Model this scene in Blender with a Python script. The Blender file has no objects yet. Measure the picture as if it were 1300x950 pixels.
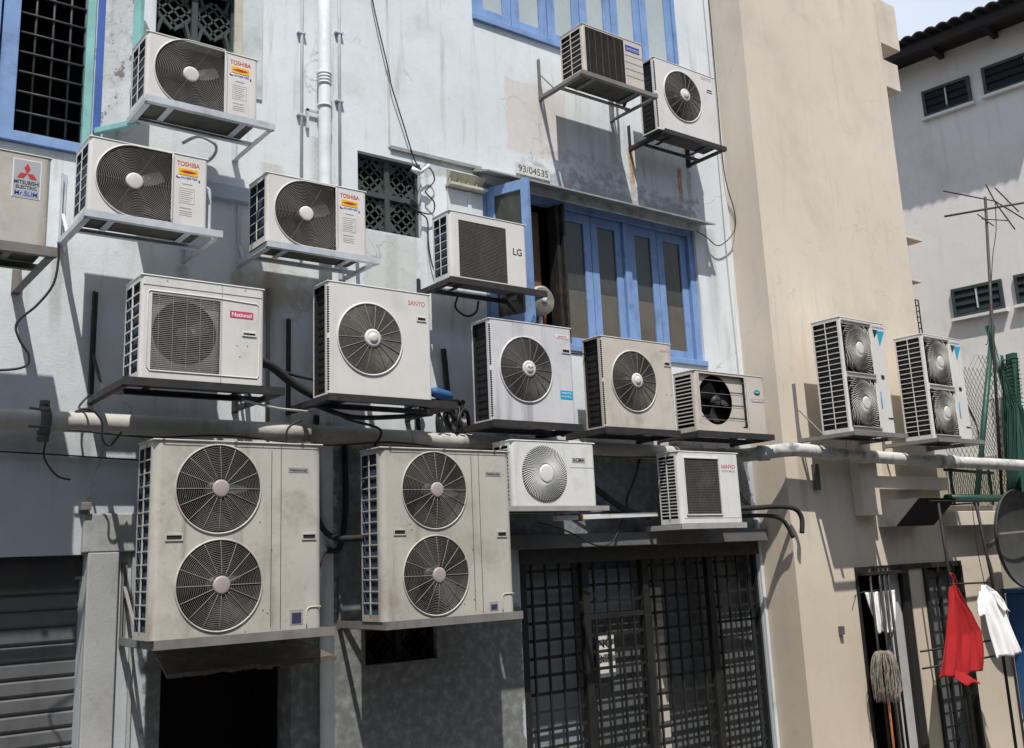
import bpy, math, random
from mathutils import Vector, Matrix
random.seed(7)
R = math.radians
# ------------------------------------------------------------------ scene, camera, light
scene = bpy.context.scene
C = scene.collection
cam_d = bpy.data.cameras.new('camera'); cam = bpy.data.objects.new('camera', cam_d); C.objects.link(cam)
scene.camera = cam
cam_d.sensor_width = 36.0; cam_d.sensor_fit = 'HORIZONTAL'
cam_d.lens = 1291.65/1300*36.0
cam_d.shift_y = -45/1300
cam_d.clip_start = 0.05; cam_d.clip_end = 2000
def cam_axes(yaw, pitch, roll):
    cy, sy, cp, sp = math.cos(yaw), math.sin(yaw), math.cos(pitch), math.sin(pitch)
    fwd = Vector((sy*cp, cy*cp, sp)); right = Vector((cy, -sy, 0)); up = right.cross(fwd)
    cr, sr = math.cos(roll), math.sin(roll)
    return cr*right + sr*up, -sr*right + cr*up, fwd
r_, u_, f_ = cam_axes(R(37.6006), R(12.2987), R(-2.4908))
cam.matrix_world = Matrix(((r_.x, u_.x, -f_.x, 0), (r_.y, u_.y, -f_.y, -6.8), (r_.z, u_.z, -f_.z, 2.6), (0, 0, 0, 1)))

SUN = Vector((-0.52, -1.0, 2.20)).normalized()          # towards the sun
elev = math.asin(SUN.z); azim = math.atan2(SUN.x, SUN.y)
world = bpy.data.worlds.new('World'); scene.world = world; world.use_nodes = True
wn = world.node_tree.nodes; wl = world.node_tree.links; wn.clear()
sky = wn.new('ShaderNodeTexSky'); sky.sky_type = 'NISHITA'; sky.sun_disc = False
sky.sun_elevation = elev; sky.sun_rotation = azim
sky.dust_density = 3.5; sky.air_density = 1.0; sky.ozone_density = 1.5
bg = wn.new('ShaderNodeBackground'); bg.inputs['Strength'].default_value = 0.080
haze = wn.new('ShaderNodeMix'); haze.data_type = 'RGBA'; haze.inputs[0].default_value = 0.62; # sky shaped for the light: brighter beyond the houses, dimmer and bluer behind the photographer
wtc = wn.new('ShaderNodeTexCoord'); wsp = wn.new('ShaderNodeSeparateXYZ'); wl.new(wtc.outputs['Generated'], wsp.inputs[0])
wmr = wn.new('ShaderNodeMapRange'); wmr.interpolation_type = 'SMOOTHSTEP'; wmr.inputs['From Min'].default_value = 0.0; wmr.inputs['From Max'].default_value = 0.5; wl.new(wsp.outputs['Y'], wmr.inputs['Value'])
wcm = wn.new('ShaderNodeMix'); wcm.data_type = 'RGBA'; wcm.inputs[6].default_value = (6.2, 7.3, 9.0, 1); wcm.inputs[7].default_value = (13.0, 14.3, 16.2, 1); wl.new(wmr.outputs[0], wcm.inputs[0]); wl.new(wcm.outputs[2], haze.inputs[7])
wl.new(sky.outputs[0], haze.inputs[6])
wo = wn.new('ShaderNodeOutputWorld'); wl.new(haze.outputs[2], bg.inputs[0]); wl.new(bg.outputs[0], wo.inputs[0])
sd = bpy.data.lights.new('sun', 'SUN'); sd.energy = 5.0; sd.angle = R(0.5); sd.color = (1.0, 0.95, 0.88)
so = bpy.data.objects.new('sun', sd); C.objects.link(so); so.rotation_euler = (-SUN).to_track_quat('-Z', 'Y').to_euler(); so.location = (-10, -30, 40)
scene.view_settings.view_transform = 'Standard'; scene.view_settings.look = 'None'
scene.view_settings.exposure = 0.16; scene.view_settings.gamma = 1.0; scene.view_settings.use_curve_mapping = False
scene.render.engine = 'CYCLES'
scene.cycles.max_bounces = 6; scene.cycles.diffuse_bounces = 4; scene.cycles.glossy_bounces = 3; scene.cycles.transparent_max_bounces = 12
try: scene.cycles.use_denoising = True
except Exception: pass

# ------------------------------------------------------------------ materials
def mat(name, col, rough=0.7, grime=None, gamt=0.5, gscale=3.0, streak=0.0, bump=0.0, bscale=60, metal=0.0, spec=0.4, var=0.10,
        cracks=0.0, lowtone=None, rust=None, patch=None, rand=True, fade=None, chips=None):
    m = bpy.data.materials.new(name); m.use_nodes = True
    n = m.node_tree.nodes; l = m.node_tree.links
    b = n['Principled BSDF']; b.inputs['Roughness'].default_value = rough; b.inputs['Metallic'].default_value = metal
    b.inputs['Specular IOR Level'].default_value = spec
    tc = n.new('ShaderNodeTexCoord'); oi = n.new('ShaderNodeObjectInfo')
    w = n.new('ShaderNodeMath'); w.operation = 'MULTIPLY'; w.inputs[1].default_value = 37.0 if rand else 0.0; l.new(oi.outputs['Random'], w.inputs[0])
    def noise(scale, detail=6, rgh=0.6, vec=None, off=0.0, dist=0.0):
        t = n.new('ShaderNodeTexNoise'); t.noise_dimensions = '4D'
        t.inputs['Scale'].default_value = scale; t.inputs['Detail'].default_value = detail; t.inputs['Roughness'].default_value = rgh; t.inputs['Distortion'].default_value = dist
        l.new(vec or tc.outputs['Object'], t.inputs['Vector'])
        a = n.new('ShaderNodeMath'); a.operation = 'ADD'; a.inputs[1].default_value = off; l.new(w.outputs[0], a.inputs[0]); l.new(a.outputs[0], t.inputs['W'])
        return t.outputs['Fac']
    def ramp(fac, a, bb, va=0.0, vb=1.0):
        r = n.new('ShaderNodeMapRange'); r.interpolation_type = 'SMOOTHSTEP'
        r.inputs['From Min'].default_value = a; r.inputs['From Max'].default_value = bb
        r.inputs['To Min'].default_value = va; r.inputs['To Max'].default_value = vb
        l.new(fac, r.inputs['Value']); return r.outputs['Result']
    def math_(op, a, bb=None):
        t = n.new('ShaderNodeMath'); t.operation = op
        for k, x in ((0, a), (1, bb)):
            if x is None: continue
            if isinstance(x, (int, float)): t.inputs[k].default_value = x
            else: l.new(x, t.inputs[k])
        return t.outputs[0]
    def mix(fac, a, bb, mode='MIX'):
        t = n.new('ShaderNodeMix'); t.data_type = 'RGBA'; t.blend_type = mode
        for s, x in ((t.inputs[0], fac), (t.inputs[6], a), (t.inputs[7], bb)):
            if isinstance(x, (int, float)): s.default_value = x
            elif isinstance(x, tuple): s.default_value = (*x[:3], 1)
            else: l.new(x, s)
        return t.outputs[2]
    c = mix(ramp(noise(gscale*0.5, 5), 0.35, 0.65), tuple(x*(1-var) for x in col), tuple(min(1, x*(1+var*0.6)) for x in col))
    if grime:
        g = ramp(noise(gscale, 9, 0.68, off=3.1), 0.48, 0.74, 0, gamt)
        c = mix(g, c, grime)
        g2 = ramp(noise(gscale*9, 6, 0.7, off=7.7), 0.56, 0.72, 0, gamt*0.6)
        c = mix(g2, c, grime)
    if streak:
        mp = n.new('ShaderNodeMapping'); mp.inputs['Scale'].default_value = (9, 9, 0.7); l.new(tc.outputs['Object'], mp.inputs['Vector'])
        s = ramp(noise(1.0, 7, 0.62, mp.outputs[0], 11.0), 0.52, 0.74, 0, streak)
        c = mix(s, c, grime or tuple(x*.4 for x in col))
    if chips:
        c = mix(ramp(noise(chips[1], 5, 0.7, off=41.0), chips[2], chips[2]+.05, 0, chips[3]), c, chips[0])
    sep = None
    if lowtone or rust or patch or fade:
        sp = n.new('ShaderNodeSeparateXYZ'); l.new(tc.outputs['Object'], sp.inputs[0]); sep = sp.outputs
    if lowtone:      # darker tone painted in towards the bottom: (colour, z with most, z with none, amount)
        gc, z0, z1, am = lowtone
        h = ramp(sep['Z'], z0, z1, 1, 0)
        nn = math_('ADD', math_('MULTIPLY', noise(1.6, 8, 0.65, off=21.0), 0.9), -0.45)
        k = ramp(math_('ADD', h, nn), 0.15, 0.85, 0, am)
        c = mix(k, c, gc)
    for (x0, hw, ztop, zbot, rc, am) in (rust or []):
        dx = math_('ABSOLUTE', math_('SUBTRACT', math_('ADD', sep['X'], math_('MULTIPLY', noise(5, 3, off=2.0), 0.05)), x0+0.025))
        a1 = ramp(dx, hw*0.35, hw, 1, 0)
        a2 = math_('MULTIPLY', ramp(sep['Z'], zbot, zbot+(ztop-zbot)*0.6, 0, 1), ramp(sep['Z'], ztop, ztop+0.02, 1, 0))
        c = mix(math_('MULTIPLY', math_('MULTIPLY', a1, a2), ramp(noise(30, 5, off=9.0), 0.3, 0.6, am*0.5, am)), c, rc)
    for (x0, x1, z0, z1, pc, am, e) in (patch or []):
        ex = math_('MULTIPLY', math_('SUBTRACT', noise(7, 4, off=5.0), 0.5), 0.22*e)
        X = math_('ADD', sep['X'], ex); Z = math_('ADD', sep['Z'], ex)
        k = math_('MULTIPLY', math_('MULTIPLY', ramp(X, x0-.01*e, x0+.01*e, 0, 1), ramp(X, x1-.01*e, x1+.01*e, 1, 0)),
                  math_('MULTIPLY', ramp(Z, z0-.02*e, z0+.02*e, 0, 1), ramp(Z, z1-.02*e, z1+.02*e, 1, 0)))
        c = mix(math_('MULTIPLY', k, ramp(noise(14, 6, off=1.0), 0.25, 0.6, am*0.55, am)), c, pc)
    if cracks:
        nz = n.new('ShaderNodeTexNoise'); nz.inputs['Scale'].default_value = 3; nz.inputs['Detail'].default_value = 6; l.new(tc.outputs['Object'], nz.inputs['Vector'])
        mx = n.new('ShaderNodeVectorMath'); mx.operation = 'MULTIPLY_ADD'; l.new(nz.outputs['Color'], mx.inputs[0]); mx.inputs[1].default_value = (.5, .5, .5); l.new(tc.outputs['Object'], mx.inputs[2])
        v = n.new('ShaderNodeTexVoronoi'); v.feature = 'DISTANCE_TO_EDGE'; v.inputs['Scale'].default_value = 0.75; l.new(mx.outputs[0], v.inputs['Vector'])
        k = math_('MULTIPLY', ramp(v.outputs['Distance'], 0.0, 0.006, 1, 0), ramp(noise(1.1, 3, off=31.0), 0.5, 0.62, 0, cracks))
        c = mix(k, c, tuple(x*.25 for x in col))
    l.new(c, b.inputs['Base Color'])
    if rough < 0.65:
        l.new(ramp(noise(gscale*3, 4, off=15.0), 0.3, 0.7, rough*0.8, min(1, rough*1.35)), b.inputs['Roughness'])
    if bump:
        bp = n.new('ShaderNodeBump'); bp.inputs['Strength'].default_value = bump; bp.inputs['Distance'].default_value = 0.01
        l.new(math_('ADD', math_('MULTIPLY', noise(bscale, 6, 0.65, off=4.0), 0.5), noise(bscale*0.08, 5, 0.6, off=14.0)), bp.inputs['Height']); l.new(bp.outputs[0], b.inputs['Normal'])
    return m

M = {}
RUST = (0.30, 0.12, 0.03)
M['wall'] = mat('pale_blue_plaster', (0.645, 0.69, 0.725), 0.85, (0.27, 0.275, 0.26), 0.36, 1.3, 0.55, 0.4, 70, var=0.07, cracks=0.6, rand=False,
    lowtone=((0.29, 0.325, 0.36), 2.2, 4.9, 0.66),  # dimmer light on the lower wall and its grime, both put into this tone
    rust=[(6.835, 0.05, 6.57, 5.95, (0.42, 0.20, 0.05), 0.95), (7.52, 0.045, 6.50, 5.97, (0.40, 0.19, 0.06), 0.9), (7.0, 0.03, 6.5, 6.2, (.45, .3, .15), .5),
          (3.02, 0.12, 5.6, 3.9, (0.30, 0.25, 0.16), 0.45), (3.0, 0.05, 4.75, 4.2, (.32, .2, .1), .6), (1.54, 0.05, 4.7, 4.0, (.19, .185, .165), 0.45), (2.36, 0.06, 4.7, 4.1, (.19, .185, .165), 0.4), (2.75, 0.06, 4.72, 3.9, (.19, .185, .165), 0.5), (3.6, 0.06, 4.72, 4.1, (.19, .185, .165), 0.45), (4.28, 0.05, 4.72, 4.1, (.19, .185, .165), 0.45), (5.68, 0.04, 6.75, 6.25, (.19, .185, .165), 0.4), (6.6, 0.06, 6.75, 6.2, (.19, .185, .165), 0.45), (7.66, 0.05, 6.5, 5.98, (.19, .185, .165), 0.5), (4.05, 0.08, 5.2, 4.3, (.19, .185, .165), 0.5), (2.0, 0.1, 5.35, 4.6, (.19, .185, .165), 0.35), (1.0, 0.2, 5.38, 4.7, (.19, .185, .165), 0.3), (6.1, 0.15, 7.4, 6.9, (.19, .185, .165), 0.2), (5.2, 0.1, 4.4, 3.7, (.19, .185, .165), 0.45), (3.42, 0.12, 5.9, 4.6, (.19, .185, .165), 0.35), (7.9, 0.12, 5.9, 4.6, (.19, .185, .165), 0.3), (1.77, 0.05, 3.7, 3.1, (.19, .185, .165), 0.4), (3.15, 0.05, 3.7, 3.1, (.19, .185, .165), 0.4)],
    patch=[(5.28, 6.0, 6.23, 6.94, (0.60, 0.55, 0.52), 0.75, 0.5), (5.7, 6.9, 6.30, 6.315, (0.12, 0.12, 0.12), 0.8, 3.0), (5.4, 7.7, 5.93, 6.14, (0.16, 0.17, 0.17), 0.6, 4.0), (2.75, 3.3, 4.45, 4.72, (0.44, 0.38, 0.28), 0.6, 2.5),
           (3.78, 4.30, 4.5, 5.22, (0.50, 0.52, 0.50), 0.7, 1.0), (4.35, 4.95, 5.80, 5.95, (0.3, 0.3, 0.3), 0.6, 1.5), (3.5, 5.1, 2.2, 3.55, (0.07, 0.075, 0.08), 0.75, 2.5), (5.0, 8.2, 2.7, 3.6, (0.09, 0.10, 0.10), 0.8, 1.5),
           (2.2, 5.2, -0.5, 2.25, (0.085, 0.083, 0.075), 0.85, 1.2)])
M['trim'] = mat('worn_white_trim', (0.56, 0.60, 0.62), 0.8, (0.22, 0.22, 0.2), 0.5, 3, 0.4, 0.3, 60)
M['pillar'] = mat('dirty_white_pillar', (0.36, 0.37, 0.365), 0.85, (0.14, 0.14, 0.13), 0.6, 3, 0.5, 0.4, 60, chips=((.12,.11,.10),20,.66,.7))
M['ledge'] = mat('blue_grey_ledge', (0.42, 0.48, 0.55), 0.8, (0.2, 0.2, 0.2), 0.4, 3, 0.3, 0.2)
M['beamc'] = mat('sooty_concrete_beam', (0.13, 0.13, 0.13), 0.9, (0.05, 0.05, 0.05), 0.5, 3, 0.4, 0.4)
M['tan'] = mat('cream_render', (0.63, 0.565, 0.475), 0.85, (0.44, 0.39, 0.33), 0.6, 0.9, 0.42, 0.22, 90, var=0.05, cracks=0.22, rand=False, rust=[(2.75, .12, 9.3, 8.0, (.36, .33, .29), .5), (0.95, .15, 9.4, 8.4, (.40, .36, .31), .4), (1.95, .10, 9.4, 8.7, (.40, .36, .31), .4), (0.25, .08, 3.6, 2.6, (.30, .26, .21), .5), (1.15, .10, 3.6, 2.9, (.30, .26, .21), .4), (1.70, .07, 3.6, 2.9, (.30, .26, .21), .4), (1.65, .2, 2.78, 2.4, (.28, .25, .20), .4)],
    lowtone=((0.42, 0.35, 0.265), 1.0, 3.6, 0.5), chips=((0.45,0.42,0.38),3.5,0.66,0.5))
M['tanb'] = mat('cream_render_trim', (0.58, 0.52, 0.44), 0.85, (0.34, 0.3, 0.26), 0.4, 2, 0.2, 0.2)
M['grey'] = mat('grey_white_render', (0.72, 0.70, 0.68), 0.88, (0.42, 0.41, 0.40), 0.45, 0.9, 0.3, 0.35, 40, var=0.06, rand=False)
M['yellowed'] = mat('yellowed_render', (0.45, 0.42, 0.32), 0.9, (0.2, 0.2, 0.15), 0.5, 2, 0.3, 0.3)
M['blue'] = mat('worn_blue_paint', (0.19, 0.31, 0.56), 0.6, (0.08, 0.13, 0.25), 0.7, 7, 0.55, 0.25, 90, chips=((0.34,0.34,0.32),22,0.66,0.7))
M['blued'] = mat('deep_blue_paint', (0.05, 0.12, 0.42), 0.55, (0.03, 0.06, 0.2), 0.4, 6, 0.3, 0.2)
M['teal'] = mat('teal_paint', (0.22, 0.47, 0.46), 0.6, (0.12, 0.22, 0.22), 0.5, 8, 0.3, 0.25, chips=((0.35,0.33,0.28),18,0.62,0.8))
M['peel'] = mat('peeling_white_paint', (0.55, 0.58, 0.60), 0.75, (0.22, 0.18, 0.13), 0.75, 9, 0.5, 0.5, chips=((0.13,0.10,0.08),6,0.55,0.8))
M['blackwood'] = mat('blackened_wood', (0.015, 0.015, 0.015), 0.7, (0.16, 0.09, 0.04), 0.6, 8, 0.5)
M['brown'] = mat('brown_plywood', (0.15, 0.075, 0.042), 0.6, (0.08, 0.04, 0.02), 0.4, 5, 0.3)
M['orange'] = mat('orange_wood', (0.40, 0.15, 0.05), 0.55, (0.2, 0.08, 0.03), 0.3, 5)
M['dark'] = mat('dark_interior', (0.012, 0.012, 0.013), 0.9)
M['void'] = mat('unlit_room', (0.02, 0.02, 0.022), 0.95)
M['block'] = mat('dark_green_block', (0.035, 0.055, 0.052), 0.75, (0.10, 0.11, 0.09), 0.5, 12, 0.2, 0.3)
M['louvre'] = mat('cream_louvre_block', (0.47, 0.46, 0.38), 0.8, (0.18, 0.18, 0.14), 0.4, 12)
M['canopy'] = mat('zinc_canopy', (0.30, 0.31, 0.31), 0.6, (0.08, 0.08, 0.08), 0.6, 6, 0.3, 0.2)
M['pvc'] = mat('white_pvc', (0.56, 0.61, 0.65), 0.6, (0.33, 0.33, 0.32), 0.4, 5, 0.3, chips=((0.35,0.33,0.3),9,0.66,0.5))
M['drain'] = mat('grimy_drain_pipe', (0.42, 0.41, 0.385), 0.6, (0.10, 0.09, 0.075), 0.85, 3.5, 0.3, 0.4, 40, rand=False)
M['drain2'] = mat('peeling_drain_pipe', (0.50, 0.50, 0.49), 0.7, (0.06, 0.07, 0.09), 0.95, 9.0, 0.3, 0.8, 40, rand=False)
M['cast'] = mat('sooty_pipe_joint', (0.10, 0.10, 0.10), 0.8, (0.03, 0.03, 0.03), 0.6, 12, 0.3, 0.8)
M['cable'] = mat('black_cable', (0.018, 0.018, 0.02), 0.5)
M['cablew'] = mat('grey_cable', (0.40, 0.41, 0.42), 0.55)
M['insul'] = mat('black_pipe_foam', (0.02, 0.02, 0.02), 0.85, (0.06, 0.06, 0.06), 0.4, 20, bump=0.5)
M['bluetape'] = mat('blue_tape', (0.02, 0.10, 0.26), 0.6)
M['galv'] = mat('galvanised_steel', (0.52, 0.56, 0.61), 0.5, (0.2, 0.2, 0.2), 0.45, 8, 0.3, metal=0.15, chips=((0.22,0.13,0.08),18,0.66,0.6))
M['steelm'] = mat('mid_grey_steel', (0.34, 0.335, 0.33), 0.55, (0.14, 0.13, 0.12), 0.5, 8, 0.3)
M['steelk'] = mat('black_painted_steel', (0.028, 0.028, 0.03), 0.55, (0.10, 0.065, 0.045), 0.4, 9, 0.3)
M['steelg'] = mat('grey_painted_steel', (0.19, 0.185, 0.18), 0.6, (0.09, 0.06, 0.045), 0.5, 8, 0.3, chips=((0.22,0.10,0.05),18,0.62,0.7))
M['under'] = mat('dirty_base_plate', (0.085, 0.082, 0.075), 0.75, (0.02, 0.02, 0.018), 0.8, 6, 0.2)
M['cream'] = mat('cream_enamel', (0.61, 0.60, 0.57), 0.42, (0.36, 0.33, 0.28), 0.28, 4, 0.22, var=0.04, chips=((0.25,0.15,0.09),13,0.68,0.7))
M['creamc'] = mat('clean_cream_enamel', (0.66, 0.65, 0.63), 0.38, (0.36, 0.33, 0.29), 0.3, 4, 0.25, var=0.03, chips=((0.25,0.15,0.09),13,0.70,0.7))
M['white'] = mat('white_enamel', (0.68, 0.69, 0.68), 0.40, (0.32, 0.31, 0.29), 0.4, 4, 0.4, var=0.04, chips=((0.25,0.2,0.15),15,0.70,0.6))
M['old'] = mat('aged_cream_enamel', (0.475, 0.455, 0.41), 0.5, (0.20, 0.17, 0.135), 0.62, 2.6, 0.75, 0.1, var=0.08, chips=((0.20,0.10,0.05),16,0.66,0.8))
M['lilac'] = mat('weathered_silver_enamel', (0.60, 0.605, 0.635), 0.42, (0.27, 0.275, 0.30), 0.55, 4, 0.75, var=0.06, chips=((0.2,0.15,0.12),15,0.70,0.6))
M['beige'] = mat('weathered_beige_enamel', (0.56, 0.52, 0.47), 0.42, (0.27, 0.24, 0.20), 0.5, 4, 0.5, var=0.05, chips=((0.20,0.10,0.05),15,0.68,0.7))
M['guard'] = mat('wire_guard', (0.40, 0.385, 0.36), 0.45, (0.2, 0.17, 0.14), 0.4, 9)
M['guardn'] = mat('dusty_wire_guard', (0.27, 0.25, 0.23), 0.5, (0.14, 0.12, 0.10), 0.4, 9)
M['guardd'] = mat('dull_wire_guard', (0.17, 0.16, 0.15), 0.5, (0.09, 0.08, 0.07), 0.4, 9)
M['guardl'] = mat('pale_wire_guard', (0.62, 0.60, 0.56), 0.45, (0.3, 0.28, 0.25), 0.3, 9)
M['mesh'] = mat('brown_grey_mesh', (0.125, 0.115, 0.105), 0.55, (0.07, 0.06, 0.055), 0.4, 9)
M['blade'] = mat('fan_blade', (0.045, 0.043, 0.042), 0.5, (0.12, 0.115, 0.11), 0.3, 6)
M['bladel'] = mat('pale_fan_blade', (0.42, 0.41, 0.40), 0.4)
M['coil'] = mat('coil_fins', (0.045, 0.065, 0.10), 0.4, (0.02, 0.02, 0.025), 0.5, 14)
M['coilk'] = mat('black_coil_fins', (0.016, 0.016, 0.017), 0.7, (0.05, 0.045, 0.04), 0.4, 25)
M['hub'] = mat('hub_cap', (0.62, 0.59, 0.57), 0.4, (0.35, 0.3, 0.28), 0.3, 14)
M['hubg'] = mat('grey_pink_hub_cap', (0.36, 0.315, 0.31), 0.45, (0.25, 0.2, 0.19), 0.3, 14)
def flat(name, c, r=0.5, **k): M[name] = mat(name, c, r, var=0.03, **k)
flat('ink_red', (0.50, 0.025, 0.03)); flat('ink_pink', (0.55, 0.05, 0.12)); flat('ink_yellow', (0.80, 0.45, 0.01)); flat('ink_blue', (0.02, 0.05, 0.35))
flat('ink_sky', (0.01, 0.33, 0.55)); flat('ink_black', (0.02, 0.02, 0.02)); flat('ink_white', (0.75, 0.75, 0.75)); flat('ink_grey', (0.30, 0.30, 0.30)); flat('ink_fade', (0.50, 0.20, 0.17))
flat('ink_silver', (0.38, 0.40, 0.42)); flat('ink_green', (0.03, 0.25, 0.17)); flat('navy', (0.03, 0.04, 0.09)); flat('ink_dkred', (0.40, 0.03, 0.03)); flat('ink_teal', (0.02, 0.20, 0.22))
M['roller'] = mat('roller_slats', (0.115, 0.12, 0.125), 0.6, (0.05, 0.05, 0.05), 0.5, 2, 0.3, metal=0.1)
M['iron'] = mat('black_grille_iron', (0.012, 0.012, 0.012), 0.6)
M['irong'] = mat('grey_window_bars', (0.05, 0.058, 0.062), 0.6)
M['panel'] = mat('blue_grey_door_panel', (0.24, 0.28, 0.32), 0.5, (0.08, 0.09, 0.10), 0.5, 2, 0.2)
M['doorg'] = mat('grey_white_door', (0.40, 0.41, 0.42), 0.6, (0.2, 0.2, 0.2), 0.4, 2, 0.2)
M['paneld'] = mat('dark_door_glass', (0.11, 0.12, 0.125), 0.3, (0.04, 0.04, 0.04), 0.6, 2.2, 0.4)
M['curtain'] = mat('cream_cloth', (0.45, 0.42, 0.37), 0.9)
M['frost'] = mat('frosted_glass', (0.40, 0.46, 0.475), 0.28, (0.30, 0.35, 0.36), 0.4, 1.5, spec=0.6)
M['smoke'] = mat('curtained_glass', (0.052, 0.056, 0.050), 0.10, (0.025, 0.028, 0.025), 0.7, 2.4, 0.4, spec=0.5)
M['curt'] = mat('tan_half_curtain', (0.12, 0.108, 0.085), 0.12, (0.06, 0.055, 0.045), 0.6, 3, 0.6, spec=0.5)  # lighter lower half of the panes: sunlit zone put into the colour
M['dglass'] = mat('dark_louvre_glass', (0.022, 0.028, 0.032), 0.5, spec=0.12)
M['wframe'] = mat('dark_teal_frame', (0.035, 0.05, 0.055), 0.5)
M['tile'] = mat('old_roof_sheets', (0.06, 0.055, 0.05), 0.85, (0.02, 0.02, 0.02), 0.5, 3, 0.3, 0.5)
M['soffit'] = mat('black_soffit', (0.022, 0.02, 0.02), 0.9)
M['asphalt'] = mat('asphalt_ground', (0.05, 0.05, 0.05), 0.9, (0.03, 0.03, 0.03), 0.5, 2, bump=0.5)
M['concrete'] = mat('concrete_apron', (0.25, 0.24, 0.22), 0.9, (0.12, 0.12, 0.11), 0.5, 1.5, bump=0.4)
M['net'] = mat('dark_green_net', (0.012, 0.062, 0.045), 0.8, (0.006, 0.03, 0.022), 0.6, 9)
M['green'] = mat('green_painted_pole', (0.012, 0.065, 0.05), 0.5, (0.01, 0.04, 0.03), 0.4, 9)
M['chain'] = mat('galvanised_wire', (0.26, 0.26, 0.245), 0.5)
M['redc'] = mat('red_cloth', (0.27, 0.004, 0.006), 0.9, (0.15, 0.002, 0.003), 0.3, 5, bump=0.2)
M['whitec'] = mat('white_cloth', (0.88, 0.88, 0.89), 0.9, (0.7, 0.7, 0.72), 0.2, 5, bump=0.2)
M['mop'] = mat('mop_yarn', (0.27, 0.245, 0.21), 0.95, (0.10, 0.09, 0.075), 0.7, 14)
M['bluebin'] = mat('blue_sheet_metal', (0.02, 0.09, 0.24), 0.5, (0.01, 0.04, 0.1), 0.4, 3, 0.2)
M['dish'] = mat('grey_dish', (0.05, 0.052, 0.054), 0.6, (0.09, 0.09, 0.09), 0.5, 5, 0.3)
M['paper'] = mat('paper_notice', (0.62, 0.62, 0.60), 0.8)
M['plate'] = mat('white_number_plate', (0.58, 0.59, 0.58), 0.6, (0.3, 0.3, 0.28), 0.4, 10)
M['plank'] = mat('rotten_plank', (0.10, 0.085, 0.07), 0.9, (0.3, 0.25, 0.19), 0.5, 14, bump=0.5)
M['plant'] = mat('weed_leaves', (0.05, 0.08, 0.03), 0.8)

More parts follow.
